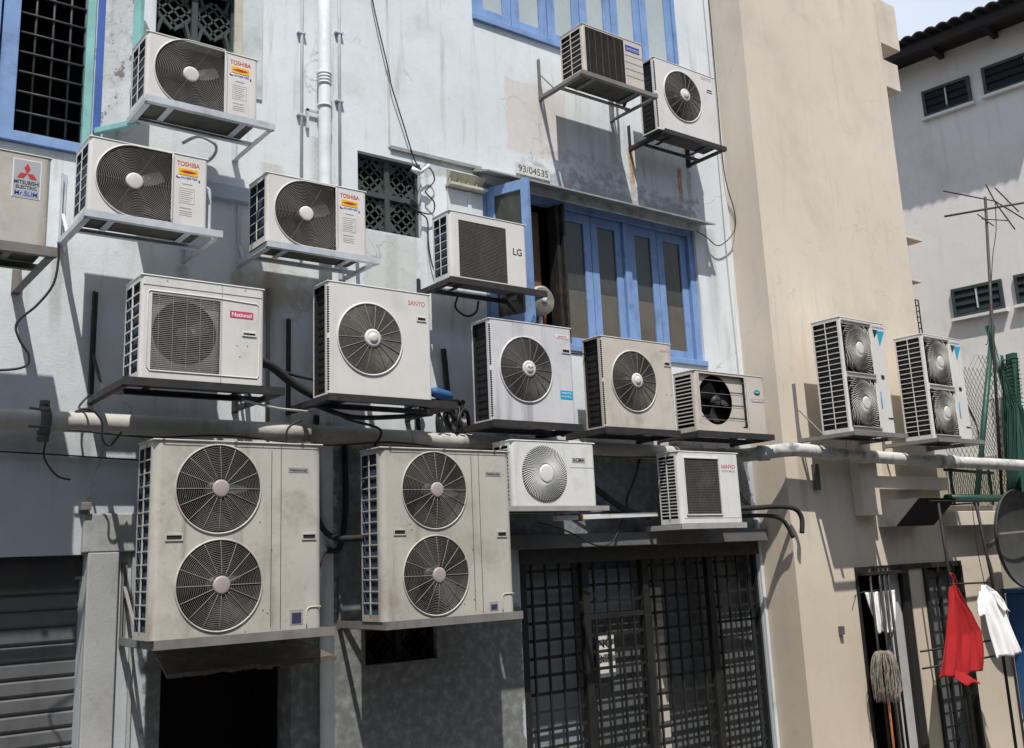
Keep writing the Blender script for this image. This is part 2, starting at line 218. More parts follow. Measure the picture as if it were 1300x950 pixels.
# ------------------------------------------------------------------ mesh helpers
class MB:
    def __init__(s): s.v = []; s.f = []; s.m = []; s.k = 0; s.sm = []
    def mat(s, k): s.k = k; return s
    def add(s, vs, fs, smooth=False):
        o = len(s.v); s.v += [tuple(v) for v in vs]
        for f in fs: s.f.append(tuple(i+o for i in f)); s.m.append(s.k); s.sm.append(smooth)
        return s
    def box(s, x0, y0, z0, x1, y1, z1):
        x0, x1 = sorted((x0, x1)); y0, y1 = sorted((y0, y1)); z0, z1 = sorted((z0, z1))
        return s.add([(x0,y0,z0),(x1,y0,z0),(x1,y1,z0),(x0,y1,z0),(x0,y0,z1),(x1,y0,z1),(x1,y1,z1),(x0,y1,z1)],
                     [(3,2,1,0),(4,5,6,7),(0,1,5,4),(1,2,6,5),(2,3,7,6),(3,0,4,7)])
    def quad(s, a, b, c, d): return s.add([a, b, c, d], [(0, 1, 2, 3)])
    def bar(s, a, b, w, h=None):        # rectangular bar from a to b
        a = Vector(a); b = Vector(b); d = (b-a).normalized(); h = h or w
        up = Vector((0, 0, 1)) if abs(d.z) < 0.95 else Vector((0, 1, 0))
        p = d.cross(up).normalized(); q = p.cross(d).normalized()
        vs = [e + p*sx*w/2 + q*sy*h/2 for e in (a, b) for sx, sy in ((-1,-1),(1,-1),(1,1),(-1,1))]
        return s.add(vs, [(3,2,1,0),(4,5,6,7),(0,1,5,4),(1,2,6,5),(2,3,7,6),(3,0,4,7)])
    def tube(s, pts, r, n=8, closed=False, cap=True, smooth=True):
        P = [Vector(p) for p in pts]; N = len(P)
        if N < 2: return s
        rs = r if isinstance(r, (list, tuple)) else [r]*N
        vs = []; prev = None
        for i in range(N):
            t = (P[(i+1) % N]-P[i-1]) if closed else (P[min(i+1, N-1)]-P[max(i-1, 0)])
            if t.length < 1e-9: t = Vector((0, 0, 1))
            t.normalize()
            if prev is None:
                up = Vector((0, 1, 0)) if abs(t.y) < 0.9 else Vector((0, 0, 1))
                a = t.cross(up).normalized()
            else: a = (prev - t*prev.dot(t)).normalized()
            prev = a; b = t.cross(a)
            vs += [P[i] + (a*math.cos(2*math.pi*k/n)+b*math.sin(2*math.pi*k/n))*rs[i] for k in range(n)]
        fs = []
        for i in range(N if closed else N-1):
            j = (i+1) % N
            for k in range(n): fs.append((i*n+k, i*n+(k+1) % n, j*n+(k+1) % n, j*n+k))
        if cap and not closed: fs += [tuple(range(n))[::-1], tuple((N-1)*n+k for k in range(n))]
        return s.add(vs, fs, smooth)
    def lathe_y(s, cx, cz, prof, n=32, smooth=True):     # prof: (radius, y) about a Y-parallel axis
        vs = []; fs = []
        for (r, y) in prof: vs += [(cx+r*math.cos(2*math.pi*k/n), y, cz+r*math.sin(2*math.pi*k/n)) for k in range(n)]
        for i in range(len(prof)-1):
            for k in range(n): fs.append((i*n+k, i*n+(k+1) % n, (i+1)*n+(k+1) % n, (i+1)*n+k))
        fs.append(tuple((len(prof)-1)*n+k for k in range(n)))
        return s.add(vs, fs, smooth)
    def grid(s, fn, nu, nv, smooth=True):
        vs = [fn(i/nu, j/nv) for j in range(nv+1) for i in range(nu+1)]
        return s.add(vs, [(j*(nu+1)+i, j*(nu+1)+i+1, (j+1)*(nu+1)+i+1, (j+1)*(nu+1)+i) for j in range(nv) for i in range(nu)], smooth)
    def build(s, name, mats, parent=None, off=(0, 0, 0), bevel=0, solid=0):
        me = bpy.data.meshes.new(name); ox, oy, oz = off
        me.from_pydata([(x-ox, y-oy, z-oz) for x, y, z in s.v], [], s.f)
        for m in (mats if isinstance(mats, (list, tuple)) else [mats]): me.materials.append(M[m])
        me.polygons.foreach_set('material_index', s.m); me.polygons.foreach_set('use_smooth', s.sm); me.update()
        o = bpy.data.objects.new(name, me); C.objects.link(o)
        if parent is not None: o.parent = parent
        if solid:
            md = o.modifiers.new('solid', 'SOLIDIFY'); md.thickness = solid; md.offset = 0
        if bevel:
            md = o.modifiers.new('bevel', 'BEVEL'); md.width = bevel; md.segments = 2; md.limit_method = 'ANGLE'
        return o

def thing(name, label, cat, loc=(0, 0, 0), group=None):
    o = bpy.data.objects.new(name, None); C.objects.link(o); o.location = loc; o.empty_display_size = .1
    o['label'] = label; o['category'] = cat
    if group: o['group'] = group
    return o
def tag(o, label=None, cat=None, group=None, kind=None):
    for k, v in (('label', label), ('category', cat), ('group', group), ('kind', kind)):
        if v: o[k] = v
    return o
def one(mb, name, m, label, cat, loc, group=None, **k):      # a thing that is one mesh, origin at loc
    o = mb.build(name, m, None, loc, **k); o.location = loc
    return tag(o, label, cat, group)
def smooth_path(pts, n=6):
    P = [Vector(p) for p in pts]; out = []
    for i in range(len(P)-1):
        p0 = P[max(i-1, 0)]; p1 = P[i]; p2 = P[i+1]; p3 = P[min(i+2, len(P)-1)]
        for k in range(n):
            t = k/n; out.append(0.5*((2*p1)+(p2-p0)*t+(2*p0-5*p1+4*p2-p3)*t*t+(3*p1-p0-3*p2+p3)*t**3))
    return out+[P[-1]]
def text(parent, s, x0, x1, z0, z1, y, m, off=(0, 0, 0), bold=0.0, shear=0.0, name='lettering', thick=0.0008):
    cu = bpy.data.curves.new('t', 'FONT'); cu.body = s; cu.size = 1; cu.extrude = 0.01; cu.offset = min(bold, 0.014); cu.shear = shear
    t = bpy.data.objects.new('t', cu); C.objects.link(t); bpy.context.view_layer.update()
    dg = bpy.context.evaluated_depsgraph_get(); me = bpy.data.meshes.new_from_object(t.evaluated_get(dg))
    bpy.data.objects.remove(t); bpy.data.curves.remove(cu)
    vs = [v.co.copy() for v in me.vertices]
    ax = min(v.x for v in vs); bx = max(v.x for v in vs); ay = min(v.y for v in vs); by = max(v.y for v in vs)
    for v in me.vertices:
        c = v.co; v.co = (x0+(c.x-ax)/(bx-ax)*(x1-x0)-off[0], y-c.z/0.01*thick-off[1], z0+(c.y-ay)/(by-ay)*(z1-z0)-off[2])
    me.materials.clear(); me.materials.append(M[m]); me.name = name
    for p in me.polygons: p.material_index = 0
    o = bpy.data.objects.new(name, me); C.objects.link(o); o.parent = parent
    return o

# ------------------------------------------------------------------ air conditioners
def hole_r(kind, p, th):
    c, s = math.cos(th), math.sin(th)
    if kind == 'circle': return p['R']
    if kind == 'dee':
        if c < 0: return p['R']
        return min(p['xr']/max(c, 1e-6), p['R']/max(abs(s), 1e-6))
    a, b, lo, hi = p['l'], p['r'], p['b'], p['t']
    return min((b/c if c > 1e-6 else 1e9), (a/c if c < -1e-6 else 1e9), (hi/s if s > 1e-6 else 1e9), (lo/s if s < -1e-6 else 1e9))
def rect_r(cx, cz, x0, z0, x1, z1, th):
    c, s = math.cos(th), math.sin(th)
    return min(((x1-cx)/c if c > 1e-6 else 1e9), ((x0-cx)/c if c < -1e-6 else 1e9), ((z1-cz)/s if s > 1e-6 else 1e9), ((z0-cz)/s if s < -1e-6 else 1e9))

def inside(kind, p, x, z):
    r = math.hypot(x, z)
    return r <= hole_r(kind, p, math.atan2(z, x))+1e-6

def ac_unit(label, X0, X1, Z0, Z1, Yf, T, fans, body='cream', side='wires', lid=0.012, tilt=0.0, blade='blade', extras=None, cols=None, rc=0.022, lidlap=0.004):
    """world coordinates; fans: dict(c=(x,z), kind, params..., guard=style, hub=radius)"""
    W = X1-X0; H = Z1-Z0; O = (X0+W/2, Yf+T/2, Z0)
    root = thing('air_conditioner', label, 'air conditioner', O, 'air conditioners hung on the rear walls')
    root.rotation_euler = (0, 0, tilt)
    zt = Z1-lid
    b = MB()
    # front with fan openings
    zs = [Z0]+[(fans[i]['cz']+fans[i+1]['cz'])/2 for i in range(len(fans)-1)]+[zt]
    fx0, fx1 = X0+rc, X1-rc
    rec = MB(); grd = MB(); bl = []
    for i, f in enumerate(fans):
        cx, cz, kind = f['cx'], f['cz'], f['kind']; z0, z1 = zs[i], zs[i+1]
        ths = [2*math.pi*k/72 for k in range(72)]
        for (qx, qz) in ((fx0, z0), (fx1, z0), (fx0, z1), (fx1, z1)): ths.append(math.atan2(qz-cz, qx-cx) % (2*math.pi))
        if kind == 'rect':
            for (qx, qz) in ((f['l'], f['b']), (f['r'], f['b']), (f['l'], f['t']), (f['r'], f['t'])): ths.append(math.atan2(qz, qx) % (2*math.pi))
        if kind == 'dee':
            for q in (1, -1): ths.append(math.atan2(q*f['R'], f['xr']) % (2*math.pi))
        ths = sorted(set(round(t, 6) for t in ths)); n = len(ths)
        inn = [(cx+hole_r(kind, f, t)*math.cos(t), Yf, cz+hole_r(kind, f, t)*math.sin(t)) for t in ths]
        out = [(cx+rect_r(cx, cz, fx0, z0, fx1, z1, t)*math.cos(t), Yf, cz+rect_r(cx, cz, fx0, z0, fx1, z1, t)*math.sin(t)) for t in ths]
        b.add(inn+out, [(k, (k+1) % n, n+(k+1) % n, n+k) for k in range(n)])
        dep = min(f.get('depth', 0.11), T-0.03)
        # raised rim + shroud
        back = [(x, Yf+dep, z) for x, y, z in inn]
        rec.mat(0).add(inn+back, [(k, n+k, n+(k+1) % n, (k+1) % n) for k in range(n)], kind == 'circle')
        rec.mat(1).add(back, [tuple(range(n))])
        if f.get('rim', 0):
            rr = f['rim']; pts = [(cx+(hole_r(kind, f, t)+rr*.3)*math.cos(t), Yf-rr*.35, cz+(hole_r(kind, f, t)+rr*.3)*math.sin(t)) for t in ths]
            b.tube(pts, rr, 6, closed=True)
        if f.get('blades', 3):
            bb = MB(); Rb = f.get('Rb', f.get('R', 0.2))*0.93; nb = f.get('blades', 3)
            a0 = f.get('a0', 0.5)
            for q in range(nb):
                def fn(u, v, q=q):
                    r = 0.05+u*(Rb-0.05); a = a0+q*2*math.pi/nb+(v-0.5)*(1.25-0.25*u)+0.25*u
                    return (cx+r*math.cos(a), Yf+dep*0.62+(v-0.5)*0.055*(1-0.3*u), cz+r*math.sin(a))
                bb.grid(fn, 6, 5)
            bb.lathe_y(cx, cz, [(0.055, Yf+dep*.85), (0.055, Yf+dep*.45), (0.03, Yf+dep*.4)], 16)
            bl.append(bb)
        g = f['guard']; dome = f.get('dome', 0.0); hub = f.get('hub', 0.04)
        Rm = f.get('R', 0.2); y0 = Yf+f.get('gy', 0.0)
        def gy(r): return y0-dome*max(0, 1-(r/Rm)**2)
        def arc(r, rad, ns=80, sides=4, grd=grd):
            run = []
            pts = []
            for k in range(ns+1):
                t = 2*math.pi*k/ns; x, z = r*math.cos(t), r*math.sin(t)
                if inside(kind, f, x, z): run.append((cx+x, gy(r), cz+z))
                else:
                    if len(run) > 1: pts.append(run)
                    run = []
            if len(run) > 1: pts.append(run)
            if len(pts) == 1 and len(pts[0]) == ns+1: grd.tube(pts[0][:-1], rad, sides, closed=True)
            else:
                for q in pts: grd.tube(q, rad, sides)
        def spokes(num, r0, r1, rad, curve=0.0, a0=0.0, lift=0.0025):
            for k in range(num):
                a = a0+2*math.pi*k/num; pts = []
                for j in range(9):
                    u = j/8; r = r0+(r1-r0)*u; t = a+curve*u
                    x, z = r*math.cos(t), r*math.sin(t)
                    if inside(kind, f, x, z): pts.append((cx+x, gy(r)-lift, cz+z))
                grd.tube(pts, rad, 4)
        if g == 'rings':
            nr = f.get('nr', 22); Rx = f.get('Rx', Rm)
            for k in range(nr): arc(hub+(Rx-hub)*(k+.6)/nr, f.get('wr', 0.0017))
            spokes(f.get('ns', 16), hub, f.get('Rs', Rx), f.get('sr', 0.0016), f.get('curve', 0.0), f.get('sa', 0.0))
        elif g == 'swirl':
            spokes(f.get('ns', 44), hub, f['Rx'], f.get('sr', 0.0024), f.get('curve', 1.1))
            for k in range(f.get('nr', 10)): arc(hub+(f['Rx']-hub)*(k+.6)/f.get('nr', 10), 0.0012)
        elif g == 'wires':
            for k in range(f['nw']):
                z = cz+f['b']+(f['t']-f['b'])*(k+.5)/f['nw']
                grd.tube([(cx+f['l'], y0, z), (cx+f['r'], y0, z)], f.get('wr', 0.002), 4, smooth=False)
            for k in range(f.get('nv', 6)):
                x = cx+f['l']+(f['r']-f['l'])*(k+.5)/f.get('nv', 6)
                grd.tube([(x, y0-.002, cz+f['b']), (x, y0-.002, cz+f['t'])], f.get('vr', 0.002), 4, smooth=False)
        elif g == 'bars':
            for k in range(f['nw']):
                z = cz+f['b']+(f['t']-f['b'])*(k+.5)/f['nw']
                grd.tube([(cx+f['l'], y0-.012, z), (cx+f['r'], y0-.012, z)], 0.003, 6)
        if f.get('disc'):      # circular shroud behind a rectangular grille
            rec.mat(2).add([(cx+f['dx']+f['disc']*math.cos(t)*q, Yf+0.03, cz+f['dz']+f['disc']*math.sin(t)*q) for q in (1,) for t in [2*math.pi*k/48 for k in range(48)]] +
                           [(cx+rect_r(cx+f['dx'], cz+f['dz'], cx+f['l'], cz+f['b'], cx+f['r'], cz+f['t'], t)*math.cos(t)+f['dx'], Yf+0.03, cz+f['dz']+rect_r(cx+f['dx'], cz+f['dz'], cx+f['l'], cz+f['b'], cx+f['r'], cz+f['t'], t)*math.sin(t)) for t in [2*math.pi*k/48 for k in range(48)]],
                           [(k, (k+1) % 48, 48+(k+1) % 48, 48+k) for k in range(48)])
        if f.get('hubm', 'hub') and f.get('hub', 0.04) > 0 and g in ('rings', 'swirl'):
            hb = MB(); y = gy(0)-0.004
            hb.lathe_y(cx, cz, [(hub+.004, y+.012), (hub+.004, y), (hub*.94, y-.004), (hub*.85, y-.005), (hub*.3, y-.006)] if f.get('cone') is None else [(hub+.004, y+.012), (hub+.004, y), (hub*.86, y-.006), (hub*.72, y-.006), (hub*.62, y-.004), (hub*.55, y-f['cone']), (hub*.2, y-f['cone']-.003)], 28)
            hb.build('hub_cap', f.get('hubm', 'hub'), root, O)
    # remaining body: corners, sides, back, bottom
    for sx, xe in ((1, X0), (-1, X1)):
        n = 5; vs = []
        for k in range(n+1):
            a = math.pi/2*k/n; x = xe+sx*rc*(1-math.cos(a)); y = Yf+rc*(1-math.sin(a))
            vs += [(x, y, Z0), (x, y, zt)]
        b.add(vs, [(2*k, 2*k+1, 2*k+3, 2*k+2) for k in range(n)], True)
    ys, ye = Yf+rc, Yf+T
    b.quad((X1, ys, Z0), (X1, ye, Z0), (X1, ye, zt), (X1, ys, zt)); b.quad((X0, ye, Z0), (X1, ye, Z0), (X1, ye, zt), (X0, ye, zt))
    b.mat(1).quad((X0, Yf+.004, Z0), (X1, Yf+.004, Z0), (X1, ye, Z0), (X0, ye, Z0)); b.mat(0)
    # left side with vent opening
    vy0, vy1, vz0, vz1 = ys+.012, ye-.02, Z0+.045, zt-.03
    if side in ('corner',): vy0 = ys+.02; vz0, vz1 = Z0+.012, zt-.012
    if side == 'plain': b.quad((X0, ys, Z0), (X0, ye, Z0), (X0, ye, zt), (X0, ys, zt))
    else:
        for (a0, a1, c0, c1) in ((ys, vy0, Z0, zt), (vy1, ye, Z0, zt), (vy0, vy1, Z0, vz0), (vy0, vy1, vz1, zt)):
            b.quad((X0, a0, c0), (X0, a1, c0), (X0, a1, c1), (X0, a0, c1))
        cf = MB(); cf.quad((X0+.03, vy0, vz0), (X0+.03, vy1, vz0), (X0+.03, vy1, vz1), (X0+.03, vy0, vz1))
        for (p, q) in (((vy0, vz0), (vy1, vz0)), ((vy1, vz0), (vy1, vz1)), ((vy1, vz1), (vy0, vz1)), ((vy0, vz1), (vy0, vz0))):
            cf.quad((X0, p[0], p[1]), (X0, q[0], q[1]), (X0+.03, q[0], q[1]), (X0+.03, p[0], p[1]))
        if side in ('wires', 'grid', 'fine'):
            k = 0
            y = vy0+.008
            while y < vy1: cf.box(X0+.024, y, vz0, X0+.03-.0005, y+.002, vz1); y += .008
        cf.build('coil', 'coil' if side in ('wires', 'grid') else 'coilk', root, O)
        sg = MB()
        if side == 'wires': nz, ny, w = max(4, round(H/0.085)), 2, .005
        elif side == 'grid': nz, ny, w = max(8, round(H/0.085)), 2, .008
        elif side == 'finegrid': nz, ny, w = round(H/0.058), 2, .007
        elif side == 'fine': nz, ny, w = round(H/0.04), 1, .010
        elif side == 'slats': nz, ny, w = round(H/0.034), 2, .009
        else: nz, ny, w = 14, 1, .004
        for k in range(1, nz): z = vz0+(vz1-vz0)*k/nz; sg.bar((X0, vy0, z), (X0, vy1, z), w*.8, w)
        for k in range(1, ny): y = vy0+(vy1-vy0)*k/ny; sg.bar((X0-.002, y, vz0), (X0-.002, y, vz1), w, w)
        sg.build('side_grille', body if side != 'corner' else 'coilk', root, O)
    if side in ('corner',):
        for (za, zb) in ((Z0+.03, Z0+H*.48), (Z0+H*.54, zt-.03)):
            z = za; sl = MB()
            while z < zb: sl.box(X0+.002, Yf+.0015, z, X0+rc*.9, Yf+rc+.004, z+.008); z += .0175
            sl.build('corner_slots', 'ink_black', root, O)
    casing = b.build('casing', [body, 'under'], root, O)
    lidb = MB(); e = lidlap
    lidb.box(X0-e, Yf-e, zt, X1+e, Yf+T+e, Z1); lidb.build('top_cover', body, root, O, bevel=0.005)
    rec.build('fan_shroud', [f.get('shroudm', 'coilk'), 'coilk', f.get('discm', 'guardd')], root, O)
    grd.build('fan_guard', fans[0].get('gm', 'guard'), root, O)
    for bb in bl: bb.build('fan', blade, root, O)
    if extras: extras(root, O, Yf)
    return root

def badge(root, O, x0, x1, z0, z1, Yf, m, name='badge', t=0.002):
    mb = MB(); mb.box(x0, Yf-t, z0, x1, Yf+.001, z1); return mb.build(name, m, root, O)
def slot(root, O, x0, x1, z0, z1, Yf, frame='cream'):
    mb = MB()
    mb.mat(0).box(x0, Yf-.002, z0, x1, Yf+.001, z1)
    e = .008
    mb.mat(1).box(x0-e, Yf-.006, z0-e, x1+e, Yf+.001, z0); mb.box(x0-e, Yf-.006, z1, x1+e, Yf+.001, z1+e); mb.box(x0-e, Yf-.006, z0, x0, Yf+.001, z1); mb.box(x1, Yf-.006, z0, x1+e, Yf+.001, z1)
    return mb.build('handle', ['ink_black', frame], root, O)
def groove(root, O, segs, Yf, name='panel_seam', m='ink_grey', w=0.004):
    mb = MB()
    for (xa, za, xb, zb) in segs: mb.bar((xa, Yf-.0005, za), (xb, Yf-.0005, zb), w, 0.0025) if abs(za-zb) < 1e-6 else mb.box(xa-w/2, Yf-.0017, za, xb+w/2, Yf+.0005, zb)
    return mb.build(name, m, root, O)

# red, yellow and blue lettering block of the three spiral-grille units
def tosh_extras(xc, zt, w):
    def fn(root, O, Yf):
        xa, xb = xc, xc+w
        text(root, 'TOSHIBA', xa, xb, zt-.038, zt-.006, Yf, 'ink_red', O, 0.035, name='brand_lettering')
        badge(root, O, xa+.012, xb-.012, zt-.098, zt-.052, Yf, 'ink_yellow')
        sw = MB(); sw.add([(xa+.018+(w-.036)*(k/10), Yf-.003, zt-.075+(.010*math.sin(math.pi*k/10))*q) for q in (1,) for k in range(11)] + [(xa+.018+(w-.036)*(k/10), Yf-.003, zt-.075-(.009*math.sin(math.pi*k/10))) for k in range(9, 0, -1)], [tuple(range(20))])
        sw.build('emblem', 'ink_dkred', root, O)
        text(root, 'INVERTER', xa+.028, xb-.014, zt-.124, zt-.110, Yf, 'ink_blue', O, 0.02, 0.3, name='lettering')
        cm = MB(); cm.lathe_y(xa+.006, zt-.115, [(.010, Yf), (.010, Yf-.001), (.001, Yf-.0012)], 16); cm.mat(1).lathe_y(xa+.012, zt-.115, [(.009, Yf), (.009, Yf-.0018), (.001, Yf-.002)], 16)
        cm.mat(2).lathe_y(xa+.016, zt-.115, [(.0075, Yf), (.0075, Yf-.0026), (.001, Yf-.0028)], 16); cm.mat(1).box(xb-.006, Yf-.001, zt-.135, xb+.004, Yf, zt-.118)
        cm.build('emblem', ['ink_red', 'ink_blue', 'ink_white'], root, O)
        fr = MB(); z1 = zt-.19
        for (a, bb, c, d) in ((xa+.02, z1, xb-.03, z1+.002), (xa+.02, z1-.10, xb-.03, z1-.098), (xa+.02, z1-.10, xa+.022, z1), (xb-.032, z1-.10, xb-.03, z1)): fr.box(a, Yf-.001, bb, c, Yf, d)
        for k in range(6): fr.box(xa+.028, Yf-.001, z1-.016-k*.014, xb-.04-(k % 3)*.01, Yf, z1-.014-k*.014)
        fr.box(xa+.04, Yf-.001, z1+.028, xb-.045, Yf, z1+.034)
        fr.box(xa+.024, Yf-.001, z1-.135, xb-.05, Yf, z1-.130)
        for k in range(3): fr.box(xa+.024, Yf-.001, z1-.155-k*.014, xb-.045, Yf, z1-.152-k*.014)
        fr.build('wiring_notice', 'ink_grey', root, O)
        groove(root, O, [(xa-.018, zt-.46 if False else zt-.43, xa-.018, zt+.02)], Yf)
    return fn
def tosh_fan(cx, cz, R_, xr): return [dict(cx=cx, cz=cz, kind='dee', R=R_, xr=xr, guard='rings', nr=27, Rx=math.hypot(R_, xr), Rs=R_*1.0, ns=6, curve=0, sr=.0008, wr=0.0014, dome=0.0, hub=0.050, rim=.005, gm='guardn', depth=.09, blades=3, Rb=R_*.95)]
ac_unit('cream air conditioner with spiral grille beside the open teal shutter, topmost of three alike', 1.875, 2.64, 5.61, 6.095, -.60, .30, tosh_fan(2.172, 5.856, .243, .232), 'creamc', 'wires', extras=tosh_extras(2.44, 6.05, .15))
ac_unit('cream air conditioner with spiral grille next to the unit with red diamond emblem', 1.545, 2.29, 4.775, 5.27, -.63, .31, tosh_fan(1.822, 5.022, .234, .235), 'creamc', 'wires', extras=tosh_extras(2.085, 5.225, .15))
ac_unit('cream air conditioner with spiral grille under the thin wall conduits, rightmost of three alike', 2.735, 3.515, 4.80, 5.305, -.55, .30, tosh_fan(3.035, 5.047, .240, .232), 'creamc', 'wires', extras=tosh_extras(3.30, 5.26, .155))

def mits(root, O, Yf):
    badge(root, O, 1.085, 1.235, 4.715, 4.945, Yf, 'ink_white'); mb = MB()
    mb.box(1.09, Yf-.003, 4.72, 1.23, Yf, 4.94); mb.build('badge_plate', 'ink_silver', root, O)
    cx, cz, s = 1.16, 4.862, .030; e = MB()
    for a in (90, 210, 330):
        d = Vector((math.cos(R(a)), math.sin(R(a)))); p = Vector((-d.y, d.x)); q = [Vector((0, 0)), d*s+p*s*.55, d*s*2, d*s-p*s*.55]
        e.add([(cx+v.x, Yf-.0045, cz+v.y) for v in q], [(0, 1, 2, 3)])
    e.build('emblem', 'ink_red', root, O)
    text(root, 'MITSUBISHI', 1.095, 1.225, 4.795, 4.818, Yf-.003, 'ink_black', O, .02)
    text(root, 'ELECTRIC', 1.105, 1.215, 4.768, 4.788, Yf-.003, 'ink_black', O, .02)
    text(root, 'Mr.SLIM', 1.10, 1.22, 4.728, 4.755, Yf-.003, 'ink_blue', O, .03)
ac_unit('big grey cream air conditioner with red diamond emblem, cut off by left edge', .38, 1.285, 4.435, 4.985, -.85, .34,
    [dict(cx=.72, cz=4.70, kind='circle', R=.23, guard='rings', nr=20, hub=.05, rim=.006)], 'old', 'plain', extras=mits)

def lg(root, O, Yf):
    text(root, 'LG', 4.925, 5.015, 5.05, 5.11, Yf, 'ink_black', O, .03, name='brand_lettering')
ac_unit('small cream air conditioner with fine mesh grille and two dark letters by open blue sash', 4.30, 5.07, 4.775, 5.335, -.47, .24,
    [dict(cx=4.622, cz=5.03, kind='rect', l=-.235, r=.235, b=-.235, t=.235, guard='wires', nw=40, wr=.0028, nv=40, vr=.0012, gm='mesh', hub=0, blades=3, Rb=.2, depth=.05, gy=.004)], 'creamc', 'wires', extras=lg, rc=.03)

def natm(root, O, Yf):
    badge(root, O, 2.405, 2.560, 4.182, 4.226, Yf, 'ink_pink'); text(root, 'National', 2.418, 2.548, 4.189, 4.217, Yf-.002, 'ink_white', O, .03, name='brand_lettering')
    slot(root, O, 2.495, 2.575, 4.075, 4.088, Yf, 'creamc')
    groove(root, O, [(2.352, 3.76, 2.352, 4.378), (1.86, 4.33, 2.62, 4.33)], Yf)
    fr = MB(); P = [(1.90, 4.295), (2.33, 4.295), (2.585, 4.285), (2.60, 4.27), (2.60, 3.82), (2.59, 3.80), (1.91, 3.80), (1.895, 3.82), (1.89, 4.28)]
    fr.tube([(x, Yf-.001, z) for x, z in P], .004, 6, closed=True); fr.build('raised_border', 'creamc', root, O)
    sc = MB()
    for (x, z) in ((2.45, 4.00), (2.52, 4.0), (2.0, 4.365), (2.5, 4.365), (2.47, 3.93)): sc.box(x, Yf-.002, z, x+.008, Yf, z+.008)
    sc.build('screws', 'ink_grey', root, O)
ac_unit('cream air conditioner with square wire grille and pink red name badge, on black bracket', 1.85, 2.635, 3.75, 4.395, -.76, .31,
    [dict(cx=2.13, cz=4.045, kind='rect', l=-.215, r=.212, b=-.235, t=.235, guard='wires', nw=40, wr=.0021, nv=5, vr=.0014, gm='guardn', hub=0, blades=3, Rb=.185, depth=.10, disc=.20, dx=0, dz=.01, discm='cream', gy=-.002)], 'creamc', 'grid', extras=natm)

def sanyo_fan(cx, cz, R_, **k):
    d = dict(cx=cx, cz=cz, kind='circle', R=R_, guard='rings', nr=24, Rx=R_, ns=18, wr=.0017, sr=.0022, dome=.035, hub=.062, rim=.007, gm='guard', cone=.012, depth=.13, blades=4); d.update(k); return [d]
def sC(root, O, Yf):
    text(root, 'SANYO', 3.795, 3.938, 4.452, 4.488, Yf, 'ink_fade', O, .02, name='brand_lettering'); slot(root, O, 3.872, 3.938, 4.345, 4.365, Yf, 'cream')
ac_unit('large cream air conditioner with one pale domed fan and faded red lettering above drain pipe', 3.145, 3.985, 3.755, 4.555, -.65, .22, sanyo_fan(3.478, 4.165, .256, gm='guardn'), 'creamc', 'corner', extras=sC)
def sB(root, O, Yf):
    badge(root, O, 5.265, 5.40, 4.372, 4.40, Yf, 'ink_white'); text(root, 'SANYO', 5.285, 5.385, 4.377, 4.395, Yf-.002, 'ink_red', O, .02, name='brand_lettering')
    slot(root, O, 5.33, 5.402, 4.255, 4.278, Yf, 'lilac'); badge(root, O, 5.285, 5.415, 3.865, 3.935, Yf, 'ink_sky', 'sticker')
    text(root, 'INVERTER', 5.30, 5.40, 3.906, 3.922, Yf-.002, 'ink_white', O, 0); text(root, 'R410A', 5.30, 5.40, 3.880, 3.893, Yf-.002, 'ink_white', O, 0)
    lf = MB(); y = Yf-.056
    for s in (-1, 1): lf.add([(4.945, y, 4.075), (4.945+s*.030, y, 4.098), (4.945+s*.012, y, 4.102), (4.945+s*.004, y, 4.088)], [(0, 1, 2, 3)])
    lf.build('leaf_emblem', 'ink_green', root, O)
ac_unit('silvery streaked air conditioner with domed fan, green leaf hub emblem and light blue sticker', 4.59, 5.435, 3.66, 4.47, -.55, .24, sanyo_fan(4.945, 4.080, .262, gm='guardd'), 'lilac', 'corner', extras=sB)
def sG(root, O, Yf):
    text(root, 'SANYO', 6.52, 6.635, 4.372, 4.395, Yf, 'ink_fade', O, .02, name='brand_lettering'); slot(root, O, 6.565, 6.63, 4.255, 4.28, Yf, 'beige')
    sc = MB(); sc.box(6.56, Yf-.002, 3.985, 6.575, Yf, 3.995); sc.box(6.62, Yf-.002, 3.98, 6.632, Yf, 3.995); sc.build('screws', 'ink_grey', root, O)
ac_unit('beige brown air conditioner with one domed dark fan just under the lower blue window', 5.805, 6.665, 3.665, 4.46, -.50, .24, sanyo_fan(6.178, 4.082, .266, gm='guardd'), 'beige', 'corner', extras=sG)

def gen(root, O, Yf):
    e = MB(); e.lathe_y(7.81, 4.087, [(.045, Yf), (.045, Yf-.003), (.030, Yf-.004)], 28)
    o = e.build('emblem', 'ink_teal', root, O); 
    for v in o.data.vertices: v.co.z = (4.087-O[2])+(v.co.z-(4.087-O[2]))*.6
    text(root, 'GENERAL', 7.782, 7.838, 4.082, 4.093, Yf-.004, 'ink_white', O, .02)
    badge(root, O, 7.72, 7.895, 3.990, 4.022, Yf, 'ink_grey', 'plate'); text(root, 'INVERTER', 7.735, 7.88, 3.998, 4.014, Yf-.002, 'ink_white', O, .02)
    groove(root, O, [(7.655, 3.70, 7.655, 4.235)], Yf)
ac_unit('worn air conditioner with black open front crossed by thin bars and green oval emblem', 6.94, 7.93, 3.68, 4.25, -.50, .26,
    [dict(cx=7.315, cz=3.985, kind='rect', l=-.31, r=.32, b=-.255, t=.235, guard='bars', nw=4, gm='guardd', hub=0, blades=3, Rb=.21, depth=.16, disc=.232, dx=-.075, dz=-.0, discm='beige', a0=2.2)], 'beige', 'fine', extras=gen, rc=.03)

